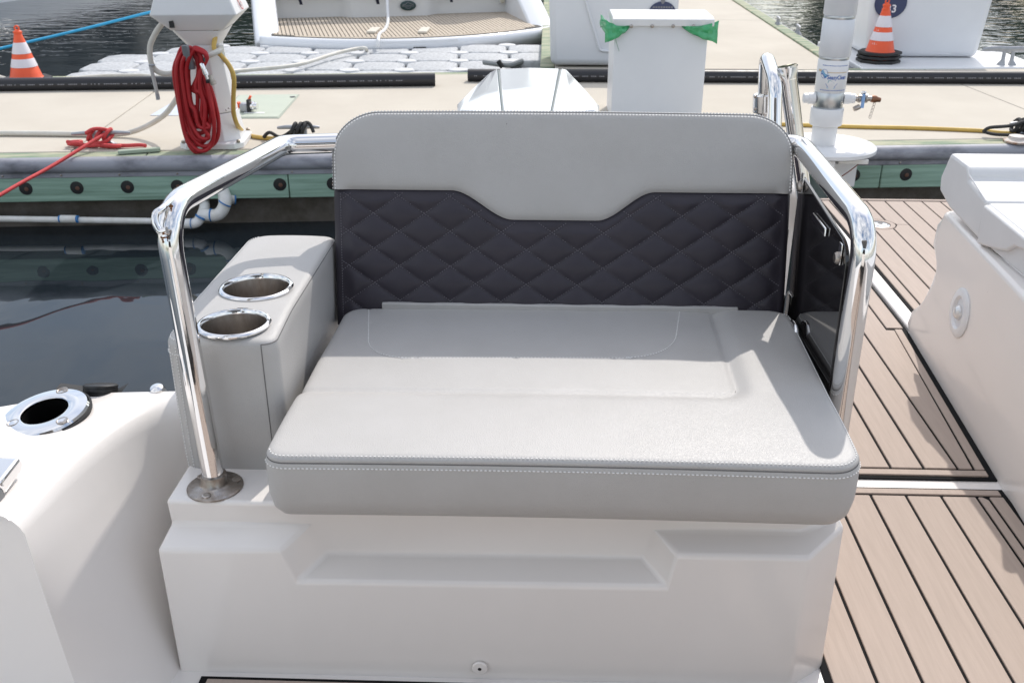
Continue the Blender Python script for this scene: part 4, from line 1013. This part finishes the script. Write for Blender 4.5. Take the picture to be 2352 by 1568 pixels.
hose('yellow_cord', 'yellow power cord hanging from the pedestal down to the dock', [U(497, 50, Y=5.50), U(494, 85, Y=5.46), U(492, 112, Y=5.42), U(508, 128, Y=5.38), U(527, 152, Y=5.37), U(537, 180, Y=5.37), U(536, 225, Y=5.38), U(537, 262, Y=5.40), U(547, 290, Y=5.48), U(565, 307, z=DOCK_Z + .012), U(590, 315, z=DOCK_Z + .012), U(640, 319, z=DOCK_Z + .012), U(720, 321, z=DOCK_Z + .012), U(900, 330, z=DOCK_Z + .012)], .0125, YEL, 'cord')
hose('yellow_cord', 'yellow power cord running straight across the dock on the right', [U(1700, 282, z=DOCK_Z + .012), U(1960, 291, z=DOCK_Z + .012), U(2100, 294, z=DOCK_Z + .012), U(2250, 300, z=DOCK_Z + .012), U(2330, 306, z=DOCK_Z + .012), U(2500, 300, z=DOCK_Z + .012)], .0125, YEL, 'cord')
hose('cyan_rope', 'taut bright blue rope crossing the water behind the orange cone', [U(-120, 141, Y=8.6), U(0, 112, Y=8.8), U(175, 71, Y=9.2), U(350, 27, Y=9.6), U(470, -2, Y=9.9)], .0125, CYAN, 'rope')

# washdown post with round base and valves
ps = thing('washdown_post', 'white cylindrical washdown post with printed label on round base', 'post')
pb = U(1884, 300, z=.09); pb = Vector((1.515, 5.47, -.038)); lean = Vector((0, 0, 1))
def cyl(nm, r0_, r1_, z0, z1, m, par=ps, cap=True, n=40): return MB().lathe([(r0_ - .003, z0), (r0_, z0 + .003), (r1_, z1 - .003), (r1_ - .003, z1)], pb, lean, n, cap).build(nm, m, par, angle=50)
MB().lathe([(.262, .095), (.272, .100), (.272, .118), (.262, .126), (.254, .124), (.250, .127), (.05, .129)], pb + Vector((.02, .02, 0)), n=64).build('round_base', WHT, ps)
cyl('foot_tube', .066, .066, .12, .24, WHT); cyl('collar', .086, .086, .238, .33, WHT); cyl('steel_band', .0775, .0775, .33, .425, mat('satin_steel', (.55, .57, .58), .3, 1., rvar=.1, vscale=30, vstretch=(1, 1, .1)))
sleeve = cyl('label_sleeve', .0800, .0800, .415, .585, WHT); cyl('steel_ring', .0775, .0775, .58, .605, MATS['satin_steel'])
cyl('middle_sleeve', .0820, .0820, .60, .79, WHTB); cyl('steel_ring', .0785, .0785, .785, .812, MATS['satin_steel']); cyl('upper_sleeve', .0835, .0835, .808, 1.9, WHTB)
MB().lathe([(.05, -.9), (.05, .096)], pb + Vector((.02, .03, 0)), n=20).build('pile', PILE, ps)
MB().box(pb.x - .10, pb.x + .02, pb.y - .22, pb.y + .1, .017, .056).build('bracket', WHT, ps, bevel=.004)
MB().box(pb.x + .04, pb.x + .20, pb.y - .20, pb.y + .1, .030, .056).build('bracket', PVC, ps, bevel=.004)
MB().box(pb.x + .06, pb.x + .20, pb.y - .02, pb.y + .04, -.145, -.01).build('junction_box', WHT, ps, bevel=.006)
wr = MB(); wr.tube(smoothpath([(pb.x + .21, pb.y - .1, .06), (pb.x + .17, pb.y - .12, .01), (pb.x + .10, pb.y - .1, -.06), (pb.x + .04, pb.y - .08, -.10)], 6), .003, 6); wr.build('wire', mat('brown_wire', (.25, .08, .06), .6), ps)
def on_post(x, z, r=.0806): return (pb.x + r * math.sin(x / .08), pb.y - r * math.cos(x / .08), .415 + (z - .405) * 1.06 + pb.z)
ROT = -.012
def post_text(txt, size, x, z, m, nm, bold=0., wmax=None):
    vs, fs = text_mesh(txt, size, 0, bold); k = 1.
    if wmax:
        wv = max(v[0] for v in vs) - min(v[0] for v in vs); k = wmax / wv
    MB().add([on_post(x + v[0] * k + ROT, z + v[1]) for v in vs], fs).build(nm, m, sleeve, smooth=False)
post_text('SeasyClean', .028, .022, .484, BLUEI, 'lettering', .0006, .105)
def post_poly(pts, m, nm, r=.0807): MB().add([on_post(x + ROT, z, r) for x, z in pts], [tuple(range(len(pts)))]).build(nm, m, sleeve, smooth=False)
def post_strip(x0, x1, z0, z1, m, nm, r=.0807):
    n = 12; v = [on_post(x0 + (x1 - x0) * i / n + ROT, zz_, r) for i in range(n + 1) for zz_ in (z0, z1)]
    MB().add(v, [(2 * i, 2 * i + 2, 2 * i + 3, 2 * i + 1) for i in range(n)]).build(nm, m, sleeve, smooth=False)
random.seed(2)
for z, x0, x1 in ((.541, -.066, .082), (.421, -.064, .076)):
    x = x0
    while x < x1:
        l_ = random.uniform(.004, .011); post_strip(x, x + l_, z - .0016, z + .0016, BLUEI, 'small_print'); x += l_ + .0022
post_strip(-.036, .080, .506, .510, GOLD, 'gold_line'); post_strip(-.090, -.068, .508, .519, GOLD, 'gold_line')
c0 = (-.050, .500)
ring = MB(); rr_ = []
for k in range(33):
    a_ = 2 * math.pi * k / 32
    rr_ += [on_post(c0[0] + ROT + .0205 * math.cos(a_), c0[1] + .0225 * math.sin(a_), .0808), on_post(c0[0] + ROT + .0188 * math.cos(a_), c0[1] + .0207 * math.sin(a_), .0808)]
ring.add(rr_, [(2 * i, 2 * i + 2, 2 * i + 3, 2 * i + 1) for i in range(32)]); ring.build('logo_ring', BLUEI, sleeve, smooth=False)
def blade(off, m):
    up_ = []; dn = []
    for k in range(13):
        x = -.0185 + .035 * k / 12; lim_ = math.sqrt(max(.0200 ** 2 - x * x, 0)); yv = -.004 + off - .55 * x + .004 * math.sin(k * .5)
        yv = max(-lim_, min(lim_, yv)); y2 = max(-lim_, min(lim_, yv + .0055)); up_.append((c0[0] + x, c0[1] + y2)); dn.append((c0[0] + x, c0[1] + yv))
    post_poly(dn + up_[::-1], m, 'logo_wave', .0809)
blade(.006, BLUEL); blade(-.002, BLUEL); blade(-.010, BLUEI)
post_poly([(-.036, .455), (.026, .456), (.016, .444), (.012, .437), (-.024, .437), (-.030, .444)], BLUEI, 'boat_picture'); post_poly([(-.026, .457), (.010, .457), (-.002, .465), (-.012, .472), (-.022, .472)], mat('pale_boat_ink', (.35, .5, .55), .5), 'boat_picture')
post_poly([(-.030, .436), (.018, .436), (.010, .431), (-.022, .431)], BLUEL, 'boat_picture')
# taps on both sides
for s in (-1, 1):
    o_ = pb + Vector((s * .075, -.005, .378)); MB().lathe([(.030, 0), (.030, .035), (.026, .037), (.026, .060), (.022, .062)], o_, (s, 0, 0), 24).build('side_outlet', WHT, ps)
tp = thing('valve_tap', 'steel ball valve tap with blue lever on the washdown post', 'tap')
o_ = pb + Vector((.137, -.005, .378)); MB().lathe([(.016, 0), (.016, .015), (.022, .018), (.022, .03), (.017, .032), (.017, .05), (.024, .055), (.024, .065), (.014, .068), (.014, .09)], o_, (1, 0, 0), 20).build('body', STEEL, tp)
MB().box(o_.x + .028, o_.x + .046, o_.y - .034, o_.y - .026, o_.z - .045, o_.z + .030).build('lever', mat('blue_lever', (.25, .42, .70), .4), tp, bevel=.003)
MB().lathe([(.012, 0), (.015, .008), (.010, .014)], (o_.x + .037, o_.y - .02, o_.z + .028), n=14).build('knob', CHROME, tp)
MB().lathe([(.013, 0), (.015, .02), (.013, .035)], (o_.x + .03, o_.y - .01, o_.z - .04), (-.9, 0, -.45), 14).build('drain', STEEL, tp)
MB().lathe([(.018, 0), (.020, .02), (.014, .035), (.012, .05)], (o_.x + .088, o_.y, o_.z), (1, 0, -.15), 16).build('brass_end', COPPER, tp)
ch = MB()
for k in range(5):
    q = Vector((o_.x + .108 - .003 * k, o_.y, o_.z - .030 - .017 * k)); ch.tube([q + Vector((.006 * math.cos(a_), 0, .010 * math.sin(a_))) for a_ in [2 * math.pi * j / 8 for j in range(8)]], .0016, 5, closed=True)
ch.build('chain', STEEL, tp)

# white bin with green bag
bn = thing('waste_bin', 'white square waste bin with green bag showing under the lid', 'bin')
yb = 6.15
tl, tr, bl_, br_ = U(1408, 62, Y=yb), U(1636, 59, Y=yb), U(1402, 255, Y=yb), U(1622, 255, Y=yb)
x0, x1 = tl.x + .01, tr.x - .02; zt = (tl.z + tr.z) / 2; dpt = .50
MB().box(x0, x1, yb + .012, yb + dpt, DOCK_Z, zt + .01).build('body', WHTB, bn, bevel=.004)
za = U(1500, 42, Y=yb).z
lid = MB().prism_x([(yb - .012, zt), (yb - .014, za - .004), (yb + .05, za + .006), (yb + .38, za + .006), (yb + dpt + .02, za - .03), (yb + dpt + .02, zt)], x0 - .012, x1 + .030).build('lid', WHT, bn, bevel=.004)
for px in (1450, 1498, 1546, 1593):
    P = U(px, 60.5, Y=yb - .014); MB().lathe([(.011, 0), (.011, .003), (.006, .006)], P, (0, -1, 0), 16).build('rivet', STEEL, lid)
for sx_ in (-1, 1):
    random.seed(20 + sx_); xb_ = (x0 if sx_ < 0 else x1); m = MB(); n = 9
    def bagp(i, j):
        tt = i / (n - 1); inward = -sx_ * (.16 if sx_ > 0 else .09) * tt; outw = sx_ * .055 * (1 - tt) ** 1.5
        return (xb_ + inward + outw, yb + .000 - .020 * (1 - abs(2 * tt - 1)) + random.uniform(-.016, .006), zt + .004 - j * (.092 * (1 - tt) ** .8 + .008) / 4 + (.03 * (1 - tt) ** 4 if j == 0 else 0) + random.uniform(-.004, .004))
    g = [[bagp(i, j) for i in range(n)] for j in range(5)]
    m.loft(g, cap=False, closed=False); q = m.build('bag_edge', GREENB, bn, angle=20); sf = q.modifiers.new('t', 'SOLIDIFY'); sf.thickness = .002
    m = MB(); g = [[(xb_ + sx_ * (.010 + .055 * math.sin(math.pi * min(1, i / 5) * .6) * random.uniform(.7, 1.1)), yb + .02 + .09 * i, zt - .075 * j / 3 * random.uniform(.7, 1.1) + .01) for i in range(6)] for j in range(4)]
    m.loft(g, cap=False, closed=False); q = m.build('bag_side', GREENB, bn, angle=20); sf = q.modifiers.new('t', 'SOLIDIFY'); sf.thickness = .002
MB().tube(smoothpath([U(1410, 72, Y=yb), U(1415, 95, Y=yb + .005), U(1422, 118, Y=yb + .005)], 5), .0012, 5).build('bag_string', mat('green_string', (.05, .2, .1), .6), bn)

# dock boxes
def oval_sign(c, nrm_u, a_, b_, par, txt=None):
    vvv = Vector((0, 0, 1)); nn = Vector((nrm_u.y, -nrm_u.x, 0))
    pts = [c + nrm_u * (a_ * math.cos(2 * math.pi * k / 40)) + vvv * (b_ * math.sin(2 * math.pi * k / 40)) for k in range(40)]
    m = MB(); m.loft([[p_ for p_ in pts], [p_ + nn * .003 for p_ in pts]]); s_ = m.build('oval_sign', SIGN, par)
    def put(txt_, size, dx, dz, bold=0., mm=SIGNE):
        vs, fs = text_mesh(txt_, size, 0, bold); MB().add([c + nrm_u * (v[0] + dx) + vvv * (v[1] + dz) + nn * .0042 for v in vs], fs).build('lettering', mm, s_, smooth=False)
    if txt: put(txt, .085, .012, -.045, .002)
    mk = MB()
    for dx in [-.075 + .02 * k for k in range(8)]:
        mk.add([c + nrm_u * (dx + x) + vvv * (.035 + z) + nn * .0042 for x, z in ((0, 0), (.014, 0), (.014, .014), (0, .014))], [(0, 1, 2, 3)])
    mk.add([c + nrm_u * x + vvv * (.085 + z) + nn * .0042 for x, z in ((-.018, .02), (-.012, -.012), (0, -.022), (.012, -.012), (.018, .02), (0, .012))], [(0, 1, 2, 3, 4, 5)])
    mk.build('crest', PRINT, s_, smooth=False)
    return s_
def dockbox(x0b, x1b, x0t, x1t, y0, dep, zt_, label):
    t_ = thing('dock_box', label, 'dock box', 'white dock boxes')
    z0 = DOCK_Z + .012
    sh = lambda z, o_: [(x0b + (x0t - x0b) * (z - z0) / (zt_ - z0) + o_, y0 + .03 * (z - z0) + o_, z), (x1b + (x1t - x1b) * (z - z0) / (zt_ - z0) - o_, y0 + .03 * (z - z0) + o_, z), (x1b + (x1t - x1b) * (z - z0) / (zt_ - z0) - o_, y0 + dep - o_, z), (x0b + (x0t - x0b) * (z - z0) / (zt_ - z0) + o_, y0 + dep - o_, z)]
    MB().loft([sh(z0, 0), sh(zt_, 0)]).build('shell', WHTB, t_, bevel=.05, seg=4)
    MB().loft([sh(zt_, -.03), sh(zt_ + .10, -.03), sh(zt_ + .16, .10)]).build('lid', WHT, t_, bevel=.02)
    return t_, sh
b1, sh = dockbox(.025, 1.01, -.01, 1.02, 8.14, .75, .95, 'white dock box standing on the pier corner behind the bin')
pn = [U(1335, 2, Y=8.13), U(1378, 118, Y=8.125), U(1388, 122, Y=8.124), U(1500, 122, Y=8.124), U(1530, 2, Y=8.13)]
m = MB()
ed = fillet([pn[0] + Vector((0, .006, .1)), pn[1], pn[3]], [.03], 5); m.tube([q + Vector((0, .012, 0)) for q in ed], .010, 8); m.build('panel_moulding', WHTB, b1)
oval_sign(U(1521, 30, Y=8.145), Vector((1, .0, 0)), .105, .085, b1)
b2, sh = dockbox(2.66, 3.58, 2.62, 3.70, 8.66, .70, 1.05, 'white dock box numbered 33 behind the cone stack')
m = MB(); q0, q1, q2 = U(2118, 0, Y=8.68), U(2108, 122, Y=8.66), U(2185, 125, Y=8.66)
m.tube([q + Vector((0, .010, 0)) for q in fillet([q0, q1, q2], [.02], 5)], .008, 8); m.build('panel_moulding', WHTB, b2)
s33 = oval_sign(U(2046, 8, Y=8.662), Vector((1, .02, 0)), .132, .118, b2, '33')

# ---- modular float
fl = thing('modular_float', 'grey modular float of interlocked plastic cubes beside the dock', 'float')
FZ = -.05; ang = R(3.2); fe = Vector((math.cos(ang), math.sin(ang), 0)); fn = Vector((-math.sin(ang), math.cos(ang), 0))
fo = U(798, 166, z=FZ); S = .463
def cubemesh():
    m = MB(); h = S / 2 - .006; c_ = .10
    def ring(hh, cc, z): return [(-hh + cc, -hh, z), (hh - cc, -hh, z), (hh, -hh + cc, z), (hh, hh - cc, z), (hh - cc, hh, z), (-hh + cc, hh, z), (-hh, hh - cc, z), (-hh, -hh + cc, z)]
    m.loft([ring(h * .9, c_, -.36), ring(h, c_, -.30), ring(h, c_, -.028), ring(h - .012, c_ - .01, -.006), ring(h - .03, c_ - .012, 0)])
    return m.build('float_cube', FLOATM, fl, bevel=.006)
proto = cubemesh(); pinp = MB().lathe([(.088, -.03), (.090, -.008), (.082, .004), (.05, .010), (.01, .011)], n=20).build('float_pin', FLOATS, fl)
pinp2 = MB()
first = True; fp = True
rows = [(0, -5, 2), (1, -6, 2), (2, -6, 3), (3, -6, 4)]
for r_, c0_, c1_ in [(0, -5, 2), (1, -5, 3), (2, -5, 4), (3, -4, 5)]:
    for c_ in range(c0_, c1_):
        P = fo + fe * ((c_ + .5) * S - .01 * r_) + fn * ((r_ - .25) * S)
        o = proto if first else proto.copy()
        if not first: COL.objects.link(o); o.parent = fl
        first = False
        o.location = (P.x, P.y, FZ + random.uniform(-.006, .006)); o.rotation_euler = (random.uniform(-.012, .012), random.uniform(-.012, .012), ang)
        if c_ < c1_ + 1:
            Q = P + fe * S / 2 + fn * S / 2
            o = pinp if fp else pinp.copy()
            if not fp: COL.objects.link(o); o.parent = fl
            fp = False
            o.location = (Q.x, Q.y, FZ - .002); o.scale = (1, .9, 1)
hose('white_rope', 'white mooring rope lying over the grey modular float', [U(380, 178, z=.06), U(560, 162, z=.005), U(640, 155, z=0), U(700, 145, z=0), U(770, 123, z=.0), U(815, 113, z=.0), U(838, 111, z=0), U(842, 118, z=-.05), U(835, 124, z=-.1)], .016, WHOSE, 'rope')
hose('white_rope', 'white line lying along the dock edge behind the black pipe', [U(-20, 170, z=.05), U(10, 180, z=.05), U(45, 186, z=.05), U(120, 184, z=.06), U(190, 178, z=.06), U(250, 174, z=.06), U(330, 174, z=.06), U(420, 182, z=.05)], .014, WHOSE, 'rope')
# grey strap with buckle on the float's right side
st_ = thing('tie_strap', 'grey tie strap hooked on the float beside the dark pipe end', 'strap')
MB().tube(smoothpath([U(1112, 143, Y=8.6), U(1140, 147, Y=8.5), U(1165, 150, Y=8.45), U(1178, 148, Y=8.45), U(1200, 140, Y=8.5)], 5), .022, 8).build('strap', mat('strap_grey', (.30, .31, .31), .6), st_)
MB().tube([U(1144, 140, Y=8.42), U(1154, 155, Y=8.42)], .02, 8).build('buckle', RUBBER, st_)

# ---- motor yacht stern
ya = thing('motor_yacht', 'white motor yacht stern with teak swim platform behind the float', 'yacht')
PZ = .03
yA = U(606, 82, z=PZ); yB = U(1258, 61, z=PZ); yM = U(867, 90, z=PZ)
yo = (yA + yB) / 2; yo.z = 0; ye = (yB - yA); hwid = ye.length / 2; ye = ye.normalized(); yn = Vector((-ye.y, ye.x, 0))
ya.location = (0, 0, 0)
bul = abs((yM - yA).dot(yn)) + .03
def fr(u): k = u / hwid; return -bul * (1 - k * k) * 1.02 if abs(k) < 1 else 0
def yp(u, v, z): return yo + ye * u + yn * v + Vector((0, 0, z))
xs_ = [-hwid + 2 * hwid * i / 40 for i in range(41)]
# rounded hull lip following the platform edge
rings = []
for u in xs_:
    k = abs(u) / hwid; g_ = 1 + .0 * k
    rings.append([yp(u * 1.03, fr(u) - .045, PZ - .01), yp(u * 1.035, fr(u) - .075, PZ - .05), yp(u * 1.03, fr(u) - .06, PZ - .10), yp(u * 1.01, fr(u) - .0, PZ - .16), yp(u * .98, fr(u) + .25, PZ - .5), yp(u * .98, 1.6, PZ - .5), yp(u * 1.0, 1.6, PZ - .004), yp(u * .985, fr(u) + .03, PZ - .004), yp(u * 1.02, fr(u) - .025, PZ + .004)])
MB().loft(rings).build('hull_lip', mat('yacht_white', (.78, .79, .81), .2, coat=.3), ya, angle=70)
YW = MATS['yacht_white']
MB().prism([tuple(yp(u, fr(u) + .015, 0)[:2]) for u in xs_[1:-1]] + [tuple(yp(u, 1.35, 0)[:2]) for u in (hwid * .93, -hwid * .93)], PZ - .003, PZ + .003).build('platform_bed', mat('teak_joint', (.07, .065, .055), .8), ya)
pitch_ = .0395; npl = int(2 * hwid * .93 / pitch_)
def rear(u): return 1.26 - .10 * (1 if abs(u + .02) < .45 else 0)
for i in range(npl):
    u0 = -hwid * .93 + i * pitch_; u1 = u0 + pitch_ - .0095; 
    a0, a1 = fr(u0) + .075, fr(u1) + .075
    MB().prism([tuple(yp(u0, a0, 0)[:2]), tuple(yp(u1, a1, 0)[:2]), tuple(yp(u1, 1.30, 0)[:2]), tuple(yp(u0, 1.30, 0)[:2])], PZ + .001, PZ + .009).build('teak_plank', TEAKY, ya, smooth=False)
for i in range(4, 36):                                     # king plank round the edge
    u0, u1 = xs_[i], xs_[i + 1]
    MB().prism([tuple(yp(u0, fr(u0) + .018, 0)[:2]), tuple(yp(u1, fr(u1) + .018, 0)[:2]), tuple(yp(u1, fr(u1) + .066, 0)[:2]), tuple(yp(u0, fr(u0) + .066, 0)[:2])], PZ + .001, PZ + .009).build('margin_plank', TEAKY, ya, smooth=False)
for px in (858, 974):
    q = U(px, 73, z=PZ + .01); MB().box(q.x - .045, q.x + .045, q.y - .16, q.y + .16, PZ + .01, PZ + .035).build('step_pad', mat('cream_pad', (.66, .61, .52), .6), ya, bevel=.006)
# transom wall with overhanging ledge
CREAM = mat('yacht_cream', (.68, .67, .65), .35)
def wallring(z, off, bump_): return [yp(u, 1.27 - bump_ * sstep(.55, .40, abs(u + .05)) + off, z) for u in xs_]
MB().loft([wallring(PZ, 0, .13), wallring(.26, .02, .13)], cap=False, closed=False).build('transom_wall', CREAM, ya, angle=60)
MB().loft([wallring(.255, .05, .10), wallring(.255, -.06, .10), wallring(.27, -.085, .10), wallring(.375, -.06, .10), wallring(.40, .0, .10), wallring(.40, .8, .10)], cap=False, closed=False).build('transom_ledge', YW, ya, angle=60)
MB().box(0, .001, 0, .001, 0, .001)
cvr = MB(); cvr.loft([[yp(-1.05 + 1.75 * i / 12, 1.18 + .01 * math.sin(i * 2), .405 - .012 * math.sin(i * 1.3)) for i in range(13)], [yp(-1.05 + 1.75 * i / 12, 1.16, .47) for i in range(13)], [yp(-1.0 + 1.65 * i / 12, 1.5, 1.2) for i in range(13)]], cap=False, closed=False); cvr.build('boat_cover', CANV, ya)
for u, l_ in ((-1.03, .17), (-.20, .20), (.62, .20), (1.28, .12)):
    MB().loft([[yp(u + x, 1.165, .43), yp(u + x, 1.12, .36), yp(u + x, 1.13, .30 - l_ * .2), yp(u + x + .02, 1.15, .27 - l_ * .5)] for x in (-.016, .016)], cap=False, closed=False).build('strap', CANV, ya, angle=70)
# side wings of the hull
for sgn_ in (-1, 1):
    prof_ = [(-.02, PZ - .05), (.25, PZ + .08), (.8, .33), (1.25, .55), (1.7, 1.9), (3.2, 2.1), (3.2, -.6), (.4, -.6)]
    w0, w1 = hwid * .955, hwid * 1.045
    rings = []
    for u, ins in ((w0 - .09, .09), (w0, .0), (w1, .0), (w1 + .03, .06)):
        rings.append([yp(sgn_ * u, v + ins * .6, z - ins * .25) for v, z in prof_])
    MB().loft(rings).build('side_wing', YW, ya, bevel=.02, seg=3)
bc = U(939, 31, Y=yp(.0, 1.13, 0).y - .0)
bu = (bc - yo).dot(ye); bcn = yp(bu, 1.13, .15)
def ell(a_, b_, off): return [bcn + ye * (a_ * math.cos(2 * math.pi * k / 32)) + Vector((0, 0, b_ * math.sin(2 * math.pi * k / 32))) - yn * off for k in range(32)]
bdg = MB().loft([ell(.088, .052, 0), ell(.088, .052, .008), ell(.082, .046, .011)]).build('badge', BADGE, ya)
rl = MB()
rl.tube([bcn + ye * x + Vector((0, 0, z)) - yn * .012 for x, z in ((-.06, .008), (-.025, .018), (0, .038), (.028, .018), (.06, .010))], .003, 6)
for i in range(9): rl.tube([bcn + ye * (-.062 + .0145 * i) + Vector((0, 0, -.010)) - yn * .012, bcn + ye * (-.056 + .0145 * i) + Vector((0, 0, .003)) - yn * .012], .003, 6)
rl.tube([bcn + ye * x + Vector((0, 0, z)) - yn * .012 for x, z in ((-.03, -.022), (0, -.030), (.03, -.022))], .003, 6); rl.build('badge_relief', BADGEL, bdg)
sk_ = yp(1.24, 1.235, .17); sp_ = MB().lathe([(.045, 0), (.045, .012), (.038, .016)], sk_, -yn, 4).build('outlet_plate', CREAM, ya, smooth=False)
MB().lathe([(.028, .014), (.030, .024), (.020, .030)], sk_, -yn, 24).build('outlet_cap', mat('dull_cream', (.5, .47, .38), .5), sp_)
MB().box(0, .001, 0, .001, 0, .001)
hose('white_rope', 'white rope hanging from the yacht over its teak platform', [U(889, -5, Y=11.3), U(890, 20, Y=11.15), U(891, 50, Y=10.9), U(884, 68, Y=10.35), U(872, 78, Y=10.05), U(869, 90, Y=9.66), U(868, 108, Y=9.60)], .017, WHT, 'rope')
MB().prism([tuple(yp(u, fr(u) - .071, 0)[:2]) for u in (-.35, -.1, .15, .38)] + [tuple(yp(u, fr(u) - .055, 0)[:2]) for u in (.38, .15, -.1, -.35)], PZ - .085, PZ - .012).build('ladder_hatch', YW, ya)
q = yp(-.0, fr(0) - .074, PZ - .088); MB().box(q.x - .06, q.x + .06, q.y - .012, q.y + .01, q.z - .01, q.z + .016).build('hatch_grip', DARKIN, ya)

# ---- dark-hulled boat at the upper left, mostly out of the picture
db = thing('moored_boat', 'white and dark hulled boat moored at the upper left corner', 'boat')
pw = [(-14.5, 9.5), (-9.9, 13.6), (-8.75, 16.2), (-8.45, 17.6), (-7.9, 21.5), (-8.4, 24), (-12, 25), (-16, 24)]
MB().prism(pw, WATER_Z - .5, WATER_Z + .42).build('white_topside', YW, db, bevel=.03)
MB().prism([(x - .02 if x > -13 else x, y) for x, y in pw], WATER_Z + .42, WATER_Z + 2.6).build('dark_hull', HULLN, db, bevel=.03)
MB().prism([(-14, 12), (-10.5, 14.5), (-9.2, 19), (-9.6, 23), (-13, 23)], WATER_Z + 2.6, WATER_Z + 4.2).build('cabin', YW, db, bevel=.1)

# drop stray placeholder meshes and report
for o in list(bpy.data.objects):
    if o.type == 'MESH' and len(o.data.vertices) == 0: bpy.data.objects.remove(o)
